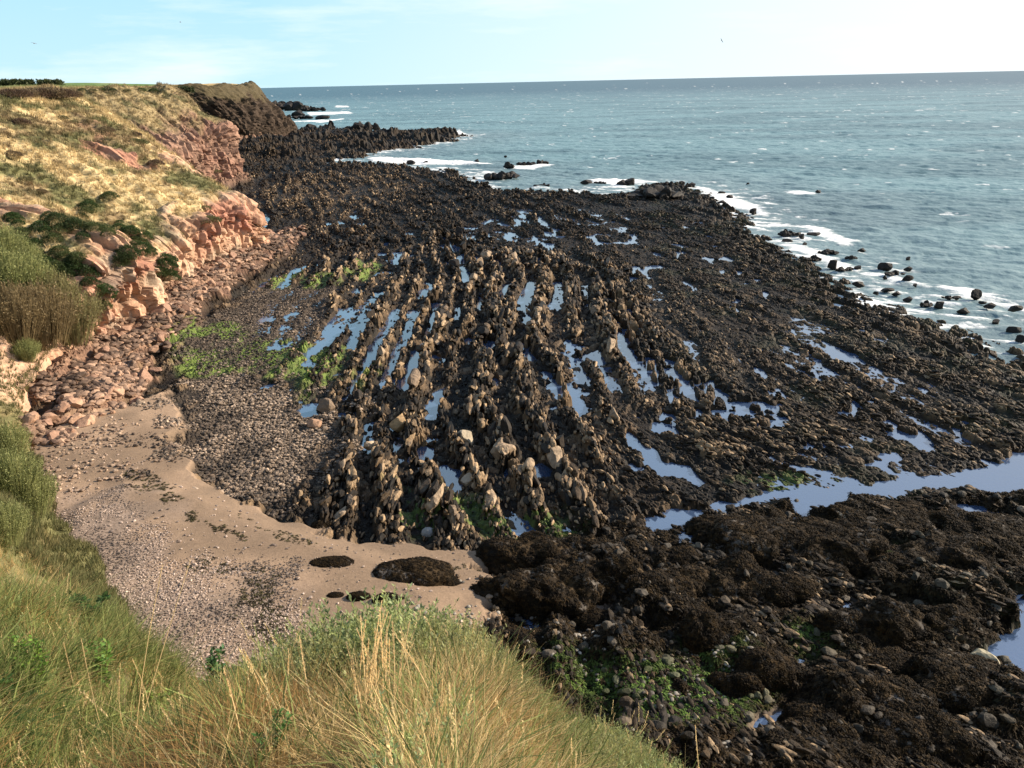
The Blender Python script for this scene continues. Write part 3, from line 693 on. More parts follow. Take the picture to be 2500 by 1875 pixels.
one('pale_boulder', 1135, 1085, 40, 34, .8, rk([.32, .26, .18], 6, nm='pale_boulder'), 'pale buff boulder among dark rocks of the near ridges', 'boulder')
one('rounded_boulder', 1240, 1130, 70, 55, .6, rk([.27, .19, .12], 7, nm='rounded_boulder'), 'large rounded brown boulder in the near middle of the ridges', 'boulder')
one('pale_boulder', 1150, 1190, 45, 35, .6, rk([.36, .27, .18], 1, nm='pale_boulder'), 'tan block at the near end of the ridges above the green weed', 'boulder')
one('pale_boulder', 1045, 1312, 28, 22, .5, rk([.25, .24, .22], 2, P2[1], nm='pale_boulder'), 'smooth grey boulder at the edge of wet sand', 'boulder')
one('yellow_boulder', 2400, 1660, 75, 70, .4, rk([.30, .26, .17], 3, nm='yellow_boulder'), 'yellowish boulder at the edge of the dark blue pool', 'boulder')
one('seal_shaped_boulder', 1615, 490, 120, 42, .3, rk([.035, .03, .025], 4, nm='dark_outcrop'), 'big black outcrop at the seaward corner of the platform', 'outcrop').name = 'dark_outcrop'
one('dark_outcrop', 1590, 478, 40, 38, .3, rk([.05, .045, .035], 6, nm='dark_outcrop'), 'tall black block at the edge of the big seaward outcrop', 'outcrop')
def crag_t(seed, n=9):
    r = np.random.default_rng(seed); Vs, Fs = [], []; off = 0
    for k in range(n):
        x = r.uniform(-.72, .72); v, f = rock_t(3, seed * 20 + k, 12, .2, .45, .8); e = 1 - abs(x) * .75
        v = v * [r.uniform(.16, .38), r.uniform(.25, .6), r.uniform(.35, 1.0) * e] + [x, r.uniform(-.3, .3), -.1]
        Vs.append(v); Fs.append(f + off); off += len(v)
    return np.concatenate(Vs), np.concatenate(Fs)
for o_ in [o for o in bpy.data.objects if o.name.startswith('dark_outcrop')]:
    t = crag_t(5 + len(o_.name), 16); o_.data = mesh('dark_outcrop', t[0] * 1.1, t[1], M_REEF, np.repeat([[.022, .018, .014]], len(t[0]), 0))
# rocks standing in the sea
SR = [(1164,397,12,7),(1240,412,34,13),(1283,405,40,9),(1320,402,36,10),(1221,442,80,22),(1324,456,35,7),(1435,452,28,9),(1465,452,32,9),(1519,454,24,12),(1539,453,26,14),(1640,458,40,14),(1663,453,16,8),(1688,456,26,8),
 (1759,476,20,7),(1783,484,15,6),(1739,491,16,9),(1763,497,20,6),(1840,523,20,11),(1234,384,6,5),(846,378,10,9),(803,326,44,26),(882,327,66,30),(759,325,28,16),(842,335,24,15),(727,286,30,14),(740,291,46,11),(786,291,28,9),(786,271,14,7),(705,292,16,10),
 (1825,452,8,5),(1999,472,12,6),(1840,523,16,10),(1927,579,44,15),(1958,583,14,10),(1988,575,26,7),(1920,593,24,7),(1965,600,14,7),(2026,623,42,13),(1990,640,38,15),(2078,637,36,11),(2105,616,18,8),(2218,637,12,8),(2162,660,26,19),(2188,674,38,11),
 (2219,661,22,8),(2215,689,24,14),(2162,682,10,8),(2034,658,28,22),(2063,663,38,11),(2096,659,18,8),(2325,732,36,10),(2382,731,27,25),(2420,752,30,9),(2480,762,30,13),(2267,750,32,13),(2295,754,28,15),(2354,767,26,12),(2433,793,20,10),(2477,816,26,20),(2490,838,22,16),
 (2219,736,24,9),(2167,714,30,8),(2099,700,26,9),(2140,720,14,7),(2190,722,20,8),(2235,700,12,6),(2400,742,14,6),(1000,402,20,8),(1040,400,14,6),(980,330,30,10),(1030,331,30,9),(1060,335,26,8),(1090,330,20,7),(940,334,40,16),(670,268,50,18),(710,270,60,20),(755,272,40,12),(690,262,50,16)]
SM = [rk([.022, .018, .015], i, mat=M_REEF, nm='sea_rock') for i in range(8)]
for i, (x_, y_, w_, h_) in enumerate(SR):
    if y_ < 300: lb, g = 'black rock in the breakers beyond the dark headland', 'rocks off the far headland'
    elif y_ < 345 and x_ < 1120: lb, g = 'black crag on the promontory running out from the bay', 'crags of the promontory'
    elif x_ < 1350: lb, g = 'low black rock in the white water off the inlet', 'rocks off the inlet'
    elif x_ < 1800: lb, g = 'black rock by the seaward corner of the platform', 'rocks off the seaward corner'
    else: lb, g = 'black rock standing in the surf along the shore line', 'rocks in the surf along the platform edge'
    if (x_, y_) == (2382, 731): lb = 'tallest black rock in the surf at far end of the platform'
    if (x_, y_) == (1221, 442): lb = 'widest black rock island off the inlet'
    if (x_, y_) == (882, 327): lb = 'highest and broadest crag of the promontory'
    o = one('sea_rock', x_, y_, w_ * 1.05, h_ * 1.3, .0, SM[i % 8], lb, 'rock', g, depthf=.7, sink=.12)
    if w_ > 30:     # knobbly skyline: give the long ones a lumpier mesh of their own
        t = crag_t(i, 11)
        o.data = mesh('sea_rock', t[0] * 1.1, t[1], M_REEF, np.repeat([[.022, .018, .015]], len(t[0]), 0))
# ------------------------------------------------------------------ weed-covered mounds
def ribbon_t(seed, n=9):
    r = np.random.default_rng(seed); V = []; F = []
    for i in range(n):
        a = r.uniform(0, 6.28); l = r.uniform(.5, 1.1); w_ = r.uniform(.05, .11); d = np.array([math.cos(a), math.sin(a)]); s = np.array([-d[1], d[0]])
        b = len(V)
        for k, (f, z_) in enumerate(((0, .12), (.5, .3 * r.uniform(.3, 1.2)), (1, r.uniform(-.25, .05)))):
            V += [[*(d * l * f + s * w_), z_], [*(d * l * f - s * w_), z_]]
        F += [[b, b + 1, b + 3, b + 2], [b + 2, b + 3, b + 5, b + 4]]
    return np.array(V), np.array(F)
RT = [ribbon_t(i) for i in range(6)]
def weed_on(name, V, F, Nv, n, size, parent, c0=(.006, .004, .002), c1=(.045, .027, .010)):
    tri = V[F[:, :3]]; w_ = np.linalg.norm(np.cross(tri[:, 1] - tri[:, 0], tri[:, 2] - tri[:, 0]), axis=1)
    nf_ = np.cross(tri[:, 1] - tri[:, 0], tri[:, 2] - tri[:, 0]); nf_ /= np.linalg.norm(nf_, axis=1, keepdims=True) + 1e-9
    w_ = w_ * (nf_[:, 2] > -.1) * (tri[:, :, 2].mean(1) > -.1); i = rng.choice(len(F), n, p=w_ / w_.sum())
    b = rng.dirichlet((1, 1, 1), n)[:, :, None]; p = (tri[i] * b).sum(1)
    cl = lerp(c0, c1, rng.random(n) ** 1.8 * (.3 + 1.2 * fbm3(p, .6, 3, 5)).clip(0, 1))
    tilt = np.stack([-nf_[i, 1], nf_[i, 0]], 1) * .9
    sc = size * rng.uniform(.5, 1.2, n)
    V2, F2, C2 = scatter(RT, rng.integers(0, 6, n), p, np.zeros(n), sc, cl, tilt=tilt)
    return link(name, mesh(name, V2, F2, M_WEED, C2), parent)
MO = [(1290, 1402, 250, 75, 'seaweed covered mound nearest the wet sand, its top rounded'), (1430, 1392, 190, 70, 'weedy mound with grey rock showing on its crest'),
 (1225, 1500, 170, 70, 'shaggy black mound beside the wet sand pool'), (1350, 1500, 250, 110, 'large shaggy mound in front of the bare sand patch'), (1420, 1450, 200, 85, 'brown weed mound behind the large shaggy one'),
 (1520, 1465, 180, 80, 'rounded mound with rusty weed right of the shaggy group'), (1640, 1480, 240, 75, 'long low weed mound above the pebbly flat'), (1790, 1470, 260, 75, 'broad brown weed mound in the middle of the near rocks'),
 (1650, 1405, 180, 45, 'low grey weedy hump beneath the channel mouth'), (1860, 1370, 280, 75, 'rusty weed mound under the channel bend'), (1790, 1290, 220, 60, 'smooth weed mound at the near bank of the channel'),
 (1960, 1320, 260, 75, 'weedy mound behind the channel bank in the middle'), (2170, 1285, 320, 65, 'long dark mound along the near bank of the channel'), (2420, 1290, 260, 60, 'dark mound on the channel bank at the picture edge'),
 (2080, 1400, 260, 70, 'shadowed weed mound with pale stones below it'), (2320, 1420, 300, 80, 'dark weed mound above the slanting ridges'), (1470, 1545, 130, 32, 'small low mound below the bare sand patch'),
 (1730, 1600, 170, 90, 'peaked weedy rock above the bright green patch'), (1660, 1720, 130, 55, 'round weed hump under the bright green patch'), (1810, 1720, 150, 70, 'weed hump right of the bright green patch'),
 (2160, 1590, 250, 95, 'lumpy mound left of the dark blue pool'), (2330, 1580, 200, 95, 'ridged mound touching the dark blue pool'), (2200, 1650, 160, 40, 'low mound in front of the lumpy one'),
 (2160, 1770, 240, 85, 'dark mound with yellow pebbles near the lower edge'), (2370, 1730, 320, 75, 'wide dark mound below the dark blue pool'), (1880, 1690, 160, 75, 'weed mound left of the small blue pool'),
 (2030, 1800, 190, 60, 'pointed weed hump beside the muddy sand'), (2270, 1860, 300, 90, 'big weedy mound on the bottom edge'), (2460, 1800, 150, 80, 'dark mound in the bottom corner'),
 (1930, 1480, 130, 55, 'dark block left of the small blue pool'), (700 * 1.13, 1270, 70, 45, 'dark weedy rock on the wet sand by the ridges'), (2450, 1380, 160, 50, 'small mound over the ridges at the picture edge')]
def mound(px, py, wpx, hpx, zb, lab, name='weed_covered_mound', cat='mound', depthf=1.0, i=0, fringe=700, sz=.22, hk=1.0, rough=.7):
    p = at(px, py, zb); D = np.dot(p - CAMP, _f); wm = wpx * D / FPX; hm = max(.12, hpx * D / FPX * .85 * hk)
    V, F = ICO[4] if hasattr(mound, 'x') else ICO[4]
    V = V.copy(); q_ = V * np.array([wm, wm * depthf, 1.6 * hm]) * .5
    n_ = fbm3(q_ + i * 7.7, .75, 5, i) - .5; lum = fbm3(q_ + i * 3, 1.9, 3, i + 3) - .5
    V = V * (1 + rough * n_[:, None] + .25 * lum[:, None]); V = V * np.array([wm / 2, wm * depthf / 2, hm])
    V[:, 2] = np.where(V[:, 2] < -.3, -.3, V[:, 2])
    r = link(name, None, label=lab, category=cat); r.empty_display_size = .2
    r.location = (p[0], p[1] + wm * depthf * .38, zb)
    base = lerp([.010, .007, .004], [.05, .032, .015], ss(.4, .62, fbm3(V, .9, 4, i + 9)))
    gr = (fbm3(V, 1.3, 3, i + 15) > .60) & (V[:, 2] > .3 * hm)
    base[gr] = [.10, .085, .07]
    link('rock', mesh('rock', V, F, M_WEED if fringe else M_REEF, base), r)
    if fringe: weed_on('seaweed', V, F, None, fringe, sz, r)
    return r
for i, (a_, b_, c_, d_, lb) in enumerate(MO):
    mound(a_, b_ + (38 if b_ < 1330 else 0), c_, d_ * (.7 if b_ < 1330 else 1), .5, lb, i=i, depthf=.62, rough=1.25, sz=.2, fringe=int(500 + c_ * 3))
for i, (a_, b_, c_, d_, lb, g) in enumerate(((807, 1391, 112, 20, 'narrow dark heap of seaweed higher up the smooth sand', 2), (1000, 1432, 215, 52, 'largest heap of dark seaweed lying on the smooth sand', 2), (1080, 1436, 90, 30, 'flat fringe of greenish seaweed at the end of the largest heap', 2),
        (873, 1468, 62, 24, 'small round seaweed heap behind the green plants', 1), (940, 1478, 72, 30, 'round seaweed heap right of its small twin', 1), (818, 1460, 40, 9, 'thin strip of seaweed beside the small round heap', 1), (980, 1468, 20, 8, 'tiny scrap of seaweed by the round heap', 1))):
    p = at(a_, b_, 1.0)
    mound(a_, b_, c_, d_, float(gq([p[0]], [p[1]])[0][0]) - .02, lb, 'seaweed_heap', 'seaweed', .55, 50 + i, int(150 + c_ * 5), .13, .8, .35)
# strand line scraps on the beach
LN = [poly(p_, 1.1) for p_ in ([(330, 1170), (420, 1180), (480, 1290), (430, 1300), (350, 1250)], [(470, 1400), (560, 1420), (660, 1460), (650, 1490), (540, 1450)], [(560, 1470), (640, 1500), (700, 1560), (680, 1620), (600, 1560)],
     [(600, 1290), (700, 1330), (760, 1370), (740, 1380), (650, 1340)], [(430, 1280), (640, 1360), (640, 1372), (520, 1340)], [(1010, 1340), (1150, 1350), (1180, 1400), (1060, 1390)])]
q = np.concatenate([in_poly(p_, n_, soft=.5) for p_, n_ in zip(LN, (420, 300, 420, 110, 170, 50))]); k = vn2(q[:, 0] * 1.3, q[:, 1] * 1.3, 77) > .45; q = q[k]
z, c, s, m = gq(q[:, 0], q[:, 1])
V, F, C = scatter(RT, rng.integers(0, 6, len(q)), np.stack([q[:, 0], q[:, 1], z], 1), rng.uniform(0, 6.3, len(q)), rng.uniform(.05, .2, len(q)), lerp([.02, .014, .008], [.08, .07, .03], rng.random(len(q))))
link('strand_line_weed', mesh('strand_line_weed', V, F, M_WEED, C), kind='stuff', label='dark scraps of seaweed in broken strand lines on the beach', category='seaweed')
# weed tufts over the near rocks
q = in_poly(WEEDZ, 60000); z, c, s, m = gq(q[:, 0], q[:, 1]); k = (s < .3) & (m['chan'] < .3) & (np.hypot(q[:, 0], q[:, 1]) < 75) & (z > .4); q, z, m = q[k], z[k], {a: b[k] for a, b in m.items()}
g = m['gre2'][:, None] * (rng.random((len(q), 1)) < .75)
cl = lerp([.006, .004, .002], [.042, .026, .010], rng.random(len(q)) ** 1.8) * (1 - g) + g * lerp([.03, .055, .014], [.13, .20, .04], rng.random(len(q)))
V, F, C = scatter(RT, rng.integers(0, 6, len(q)), np.stack([q[:, 0], q[:, 1], z], 1), rng.uniform(0, 6.3, len(q)), rng.uniform(.10, .30, len(q)), cl)
link('seaweed_tufts', mesh('seaweed_tufts', V, F, M_WEED, C), kind='stuff', label='brown and green seaweed draped over the near rocks', category='seaweed')
stones('rocks', WEEDZ, 1800, .10, .7, [.02, .016, .011], [.20, .17, .13], R2, 'loose dark and pale stones between the weed mounds', 'rocks', M_REEF, .7, lambda m, z, q: (m['chan'] < .3) & (np.hypot(q[:, 0], q[:, 1]) < 80), 3.2, reefcol=.6)
# ------------------------------------------------------------------ plants
def blades(n, h, spread, w_, lean, seg, seed, hv=.4):
    r = np.random.default_rng(seed); V = []; F = []; C = []
    for i in range(n):
        a = r.uniform(0, 6.28); rad = spread * r.random() ** .7; b0 = np.array([math.cos(a) * rad, math.sin(a) * rad, -.03])
        a2 = a + r.normal(0, .8); hh = h * r.uniform(1 - hv, 1 + hv * .4); ln = lean * hh * r.uniform(.2, 1.3); d = np.array([math.cos(a2), math.sin(a2), 0]); a3 = r.uniform(0, 3.14); s = np.array([math.cos(a3), math.sin(a3), 0]) * w_ * r.uniform(.7, 1.3)
        c = r.uniform(.75, 1.25); b = len(V)
        for k in range(seg + 1):
            t = k / seg; p = b0 + d * ln * t * t + np.array([0, 0, hh * (t - .18 * lean * t * t)]); ww = s * (1 - .85 * t)
            V += [p - ww, p + ww]; C += [[c, c, c]] * 2
            if k: F.append([b + 2 * k - 2, b + 2 * k - 1, b + 2 * k + 1, b + 2 * k])
    return np.array(V), np.array(F), np.array(C)
def leafq(p, d, up, L, W):
    d = d / np.linalg.norm(d); s = np.cross(d, up); s /= np.linalg.norm(s) + 1e-9
    return [p, p + d * L * .5 + s * W, p + d * L, p + d * L * .5 - s * W]
def feather(h, seed, nl=44, L=.05, W=.009):
    r = np.random.default_rng(seed); V = []; F = []; C = []; ln = r.uniform(.05, .3); a = r.uniform(0, 6.28)
    f = lambda t: np.array([math.cos(a) * ln * t * t * h, math.sin(a) * ln * t * t * h, h * t])
    s = np.array([.0035, 0, 0])
    for k in range(4):
        p, q_ = f(k / 4), f((k + 1) / 4); b = len(V); V += [p - s, p + s, q_ + s * .7, q_ - s * .7]; F.append([b, b + 1, b + 2, b + 3]); C += [[1.1, .95, .8]] * 4
    for k in range(nl):
        t = .15 + .85 * r.random() ** .7; p = f(t); b2 = r.uniform(0, 6.28); d = np.array([math.cos(b2), math.sin(b2), r.uniform(.6, 2.0)]); b = len(V)
        V += leafq(p, d, np.array([0, 0, 1.]) + r.normal(0, .4, 3), L * r.uniform(.5, 1.3), W * r.uniform(.7, 1.4)); F.append([b, b + 1, b + 2, b + 3]); c = r.uniform(.7, 1.35); C += [[c, c, c * r.uniform(.8, 1.2)]] * 4
    return np.array(V), np.array(F), np.array(C)
FARC = [blades(9, .55, .22, .035, .5, 1, 700 + i) for i in range(6)]
NEARC = [blades(26, .42, .18, .0042, 1.5, 3, 720 + i) for i in range(8)]
GRNC = [blades(20, .34, .14, .008, .9, 3, 740 + i) for i in range(6)]
FEAT = [feather(.95, 760 + i) for i in range(12)]
# grass all over the hillside
E1 = HILL[1:, :-1] - HILL[:-1, :-1]; E2 = HILL[:-1, 1:] - HILL[:-1, :-1]; AR = np.linalg.norm(np.cross(E1, E2), axis=-1)
dd = np.maximum(near_d[:-1, :-1], 8); rf_ = rockf[:-1, :-1]; Tm, Um = T[:-1, :-1], U[:-1, :-1]
vis = (HILL[:-1, :-1, 1] > -1)
W_ = AR / dd ** 1.35 * np.clip(1 - rf_ * 1.2, 0.02, 1) * (Tm > 2.0 - ss(10, 9, Um) * .7) * (Tm < 9) * vis * (dd < 320)
def hill_pts(W_, n):
    i = rng.choice(W_.size, n, p=(W_ / W_.sum()).ravel()); a_, b_ = np.unravel_index(i, W_.shape); f_, g_ = rng.random((2, n, 1))
    return HILL[a_, b_] + E1[a_, b_] * f_ + E2[a_, b_] * g_, a_, b_
WF = W_ * (dd > 32); WN = W_ * (dd > 10) * (dd < 34) * (Um < 12)
p, a_, b_ = hill_pts(WF, 90000)
cl = GC[a_, b_] * rng.uniform(.75, 1.3, (len(p), 1)); d_ = np.hypot(p[:, 0], p[:, 1])
lowl = ss(80, 60, p[:, 1])[:, None]; cl = cl * (1 - .55 * lowl) + .55 * lowl * lerp([.06, .08, .03], [.24, .21, .09], rng.random(len(p)))
sc = (.45 + .75 * rng.random(len(p))) * (.75 + .45 * ss(60, 150, d_))
V, F, C = scatter(FARC, rng.integers(0, 6, len(p)), p, rng.uniform(0, 6.3, len(p)), sc, cl, tilt=np.stack([0 * sc, .35 + 0 * sc], 1) * rng.uniform(0, 1, (len(p), 1)))
link('dry_grass', mesh('dry_grass', V, F, M_GRASS, C), kind='stuff', label='straw and olive grass clothing the slopes and cliff tops', category='grass')
p, a_, b_ = hill_pts(WN, 15000); n = len(p)
cl = lerp(lerp([.06, .085, .022], [.26, .27, .09], rng.random(n)), lerp([.34, .22, .09], [.70, .52, .24], rng.random(n)), ((fbm(p[:, 0] / 2.5, p[:, 1] / 2.5, 3, 811) > .44) & (rng.random(n) < .85)) * 1.0)
V, F, C = scatter(GRNC + NEARC[:3], rng.integers(0, 9, n), p, rng.uniform(0, 6.3, n), rng.uniform(.7, 1.5, n), cl, tilt=rng.normal(0, .4, (n, 2)))
link('rank_grass', mesh('rank_grass', V, F, M_GRASS, C), kind='stuff', label='rank green and straw grass on the steep bank beside the beach', category='grass')
# foreground vegetation by kind
n = 56000; A_ = rng.uniform(R(-42), R(34), n); D_ = np.where(A_ < R(-14), 3.3, 2.0) + np.where(A_ < R(-14), 19, 10.5) * rng.random(n) ** .9; X_, Y_ = D_ * np.sin(A_), D_ * np.cos(A_)
zs_, ok = np.zeros(n), np.zeros(n, bool)
def down(x, y):
    h = HB.ray_cast(Vector((x, y, 60)), Vector((0, 0, -1))); return None if h[0] is None else h[0][2]
for i in range(n):
    h = down(X_[i], Y_[i])
    if h is not None: zs_[i] = h; ok[i] = True
PT = np.stack([X_, Y_, zs_], 1)[ok]; A_, D_ = A_[ok], D_[ok]
nz_ = fbm(PT[:, 0] / .9, PT[:, 1] / .9, 3, 801); azd = np.degrees(A_)
featz = np.maximum(ss(4.7, 5.6, D_ + (nz_ - .5) * 2) * ss(-27, -21, azd) * (1 - .45 * ss(-12, -20, azd)), ss(-3, 4, azd + (nz_ - .5) * 10) * ss(3.0, 3.8, D_)) * .72 + .10
greenz = ss(-19, -26, azd) * ss(4.4, 5.6, D_) * .34 + .08
rnd = rng.random(len(PT)); typ = np.where(rnd < featz, 2, np.where(rnd < featz + greenz, 1, 0))
straw = lerp([.46, .29, .11], [.88, .67, .33], rng.random(len(PT))) * rng.choice([.35, .8, 1, 1.1], (len(PT), 1)) * np.where(nz_[:, None] > .55, [[.75, .62, .5]], [[1, 1, 1]])
grn = lerp([.07, .10, .025], [.28, .31, .10], rng.random(len(PT)))
nb = fbm(PT[:, 0] / 1.6 + 7, PT[:, 1] / 1.6, 3, 805)
fea = lerp([.15, .20, .085], [.40, .45, .19], rng.random(len(PT))); fea = lerp(fea, [.26, .20, .09], ss(.48, .6, nb) * .4)
for nm, k, TT, cl, s_, lb in (('straw_grass', typ == 0, NEARC, straw, (.28, .7), 'dry golden grass tangled on the slope at the viewer feet'), ('green_grass', typ == 1, GRNC, grn, (.6, 1.3), 'green grass on the left of the near slope'),
                          ('feathery_plants', typ == 2, FEAT, fea, (.5, 1.0), 'feathery grey green stems standing along the brow of the slope')):
    P_ = PT[k]; c_ = cl[k]; D2 = D_[k]; n = len(P_); s2 = rng.uniform(*s_, n)
    if nm == 'feathery_plants':
        az2 = azd[k]; s2 = s2 * (.5 + .62 * np.exp(-((az2 + 12) / 7.) ** 2) + .12 * ss(2, 9, az2)) * (.55 + .45 * ss(4.2, 6, D2))
    V, F, C = scatter(TT, rng.integers(0, len(TT), n), P_, rng.uniform(0, 6.3, n), s2, c_, tilt=rng.normal(0, .14 if nm == 'feathery_plants' else .35, (n, 2)))
    link(nm, mesh(nm, V, F, M_GRASS, C), kind='stuff', label=lb, category='grass' if 'grass' in nm else 'plants')
k = (D_ < 10) & (rng.random(len(PT)) < .022); P_ = PT[k]; n = len(P_)
SD = [blades(2, .75, .03, .0028, .45, 5, 860 + i) for i in range(8)]
for i in range(8):
    v_, f_, c_ = SD[i]; tp = v_[v_[:, 2].argmax()]; r_ = np.random.default_rng(i); L_ = []
    for j in range(26): L_ += leafq(tp * (1 - .006 * j * 1.6), np.array([r_.normal(0, .35), r_.normal(0, .35), 1.]), r_.normal(0, 1, 3), .02, .004)
    SD[i] = (np.concatenate([v_, L_]), np.concatenate([f_, np.arange(104).reshape(26, 4) + len(v_)]), np.concatenate([c_, np.full((104, 3), 1.1)]))
V, F, C = scatter(SD, rng.integers(0, 8, n), P_, rng.uniform(0, 6.3, n), rng.uniform(.6, 1.1, n), np.repeat([[.66, .50, .25]], n, 0) * rng.uniform(.7, 1.15, (n, 1)), tilt=rng.normal(0, .12, (n, 2)))
link('seeding_grass', mesh('seeding_grass', V, F, M_GRASS, C), kind='stuff', label='thin pale seeding grasses standing above the near vegetation', category='grass')
# single tall stalks, each traced from foot to tip
def ribbon_tube(P, r0, r1):
    P = np.array(P); V = []; F = []; n = len(P)
    for i, p in enumerate(P):
        r = r0 + (r1 - r0) * i / (n - 1)
        for k in range(4): V.append(p + r * np.array([math.cos(k * 1.57), math.sin(k * 1.57), 0]))
        if i: F += [[4 * i - 4 + k, 4 * i - 4 + (k + 1) % 4, 4 * i + (k + 1) % 4, 4 * i + k] for k in range(4)]
    return np.array(V), np.array(F)
def seeds(P0, P1, n, size, r, c0=(.72, .56, .30)):
    V = []; F = []
    for i in range(n):
        t = r.random(); p = P0 + (P1 - P0) * t; a = r.uniform(0, 6.28); d = np.array([math.cos(a) * .5, math.sin(a) * .5, 1.]); b = len(V)
        V += leafq(p, d, np.array([0, 1., .2]) + r.normal(0, .5, 3), size * (1.2 - .5 * t), size * .16); F.append([b, b + 1, b + 2, b + 3])
    return np.array(V), np.array(F)
STC = np.array([.74, .56, .29])
def stalk(root, foot, tip, i, r0=.0035):
    foot = foot - root; tip = tip - root; r = np.random.default_rng(900 + i); bow = np.array([r.normal(0, .04), r.normal(0, .03), 0])
    pts = [foot + (tip - foot) * t + bow * math.sin(math.pi * t) for t in np.linspace(0, 1, 7)]
    V, F = ribbon_tube(pts, r0, r0 * .5); V2, F2 = seeds(pts[-1] - (pts[-1] - pts[-3]) * .95, pts[-1], 46, .021, r)
    return (V, F), (V2, F2)
STK = [(365, 1700, 465, 1368, 'tallest lone dry stalk, standing over the shingle'), (352, 1700, 397, 1380, 'tall dry stalk just left of the tallest one'), (600, 1870, 546, 1632, 'bent dry stalk in front of the shingle edge'),
 (665, 1765, 595, 1587, 'dry stalk leaning left over the dark weed line'), (1155, 1872, 1098, 1668, 'lone dry stalk right of the big tussock'), (1238, 1872, 1215, 1692, 'short lone stalk farthest along the brow'),
 (1085, 1840, 957, 1540, 'long stalk leaning left out of the brow'), (795, 1835, 731, 1552, 'slender stalk leaning left of the big tussock'), (665, 1775, 704, 1584, 'stalk crossing the left leaning one'),
 (10, 1620, 76, 1540, 'small stalk leaning right at the picture edge'), (232, 1695, 198, 1559, 'short stalk between two leafy plants'), (185, 1705, 155, 1568, 'short stalk beside the bushy leafy plant'),
 (348, 1785, 323, 1608, 'straight stalk in front of the two tall ones'), (338, 1845, 294, 1620, 'leaning stalk in front of the second leafy plant'), (1700, 1872, 1697, 1770, 'tiny stalk at the end of the brow')]
for i, (a_, b_, c_, d_, lb) in enumerate(STK):
    hh = hill_hit(a_, b_); D = 6.5 if hh is None else min(np.linalg.norm(hh[0] - CAMP), 9.0)
    foot = CAMP + ray(a_, b_) * D; gz = down(foot[0], foot[1]); tip = CAMP + ray(c_, d_) * D
    if gz is not None and gz < foot[2]: foot = foot + (foot - tip) / np.linalg.norm(foot - tip) * min(1.6, (foot[2] - gz) * 1.05)
    root = link('dry_grass_stalk', None, label=lb, category='grass stalk', group='tall dry grass stalks'); root.location = foot
    (V, F), (V2, F2) = stalk(foot, foot, tip, i, .0045)
    link('stem', mesh('stem', V, F, M_GRASS, np.repeat([STC], len(V), 0)), root); link('seed_head', mesh('seed_head', V2, F2, M_GRASS, np.repeat([STC * 1.08], len(V2), 0)), root)
hh = hill_hit(905, 1868); f0 = hh[0] if hh else np.array([-1.1, 3.9, 21.3]); D = np.linalg.norm(f0 - CAMP)
root = link('grass_tussock', None, label='big straw coloured tussock with a sheaf of tall seeding stalks', category='tussock'); root.location = f0
for i, (c_, d_) in enumerate([(933, 1465), (880, 1505), (893, 1512), (915, 1535), (948, 1492), (955, 1500), (940, 1480), (1002, 1512), (870, 1535), (958, 1515), (900, 1560), (925, 1545), (985, 1560), (860, 1600), (935, 1590), (950, 1560), (845, 1570), (912, 1600), (1012, 1560), (890, 1580), (928, 1500), (945, 1530)]):
    bx = 905 + (c_ - 905) * .25 + random.uniform(-18, 18); ft = CAMP + ray(bx, 1885) * (D + .05 * random.random()); tip = CAMP + ray(c_, d_) * (D + random.uniform(-.15, .2))
    (V, F), (V2, F2) = stalk(f0, ft, tip, 50 + i, .004)
    link('stalk', mesh('stalk', np.concatenate([V, V2]), np.concatenate([F, F2 + len(V)]), M_GRASS, np.repeat([STC * random.uniform(.85, 1.15)], len(V) + len(V2), 0)), root)
tb = [blades(90, .5, .16, .0035, 1.1, 4, 990)]
V, F, C = tb[0]; link('leaves', mesh('leaves', V, F, M_GRASS, C * STC * .9), root)
# leafy plants and ferns
def leafy(h, rad, n, L, seed, col, parent):
    r = np.random.default_rng(seed); V = []; F = []; C = []
    SV, SF = [], []
    for s in range(max(3, int(n / 60))):
        a = r.uniform(0, 6.28); q_ = np.array([math.cos(a) * rad * r.uniform(.2, .9), math.sin(a) * rad * r.uniform(.2, .9), h * r.uniform(.6, 1)]); pts = [q_ * np.array([t ** 1.5, t ** 1.5, t]) for t in np.linspace(0, 1, 5)]
        tv, tf = ribbon_tube(pts, .006, .002); SF.append(tf + sum(map(len, SV))); SV.append(tv)
        for k in range(60):
            t = .25 + .75 * r.random() ** .8; p = q_ * np.array([t ** 1.5, t ** 1.5, t]); b2 = r.uniform(0, 6.28); d = np.array([math.cos(b2), math.sin(b2), r.uniform(-.1, .9)]); p = p + d * L * .35 * r.random(); b = len(V)
            V += leafq(p, d, np.array([0, 0, 1.]) + r.normal(0, .35, 3), L * r.uniform(.6, 1.3), L * .26); F.append([b, b + 1, b + 2, b + 3]); c = r.uniform(.6, 1.4); C += [np.array(col) * c * np.array([r.uniform(.8, 1.3), 1, r.uniform(.7, 1.1)])] * 4
    link('stems', mesh('stems', np.concatenate(SV), np.concatenate(SF), M_LEAF, np.repeat([[.12, .09, .04]], sum(map(len, SV)), 0)), parent)
    link('foliage', mesh('foliage', np.array(V), np.array(F), M_LEAF, np.array(C)), parent)
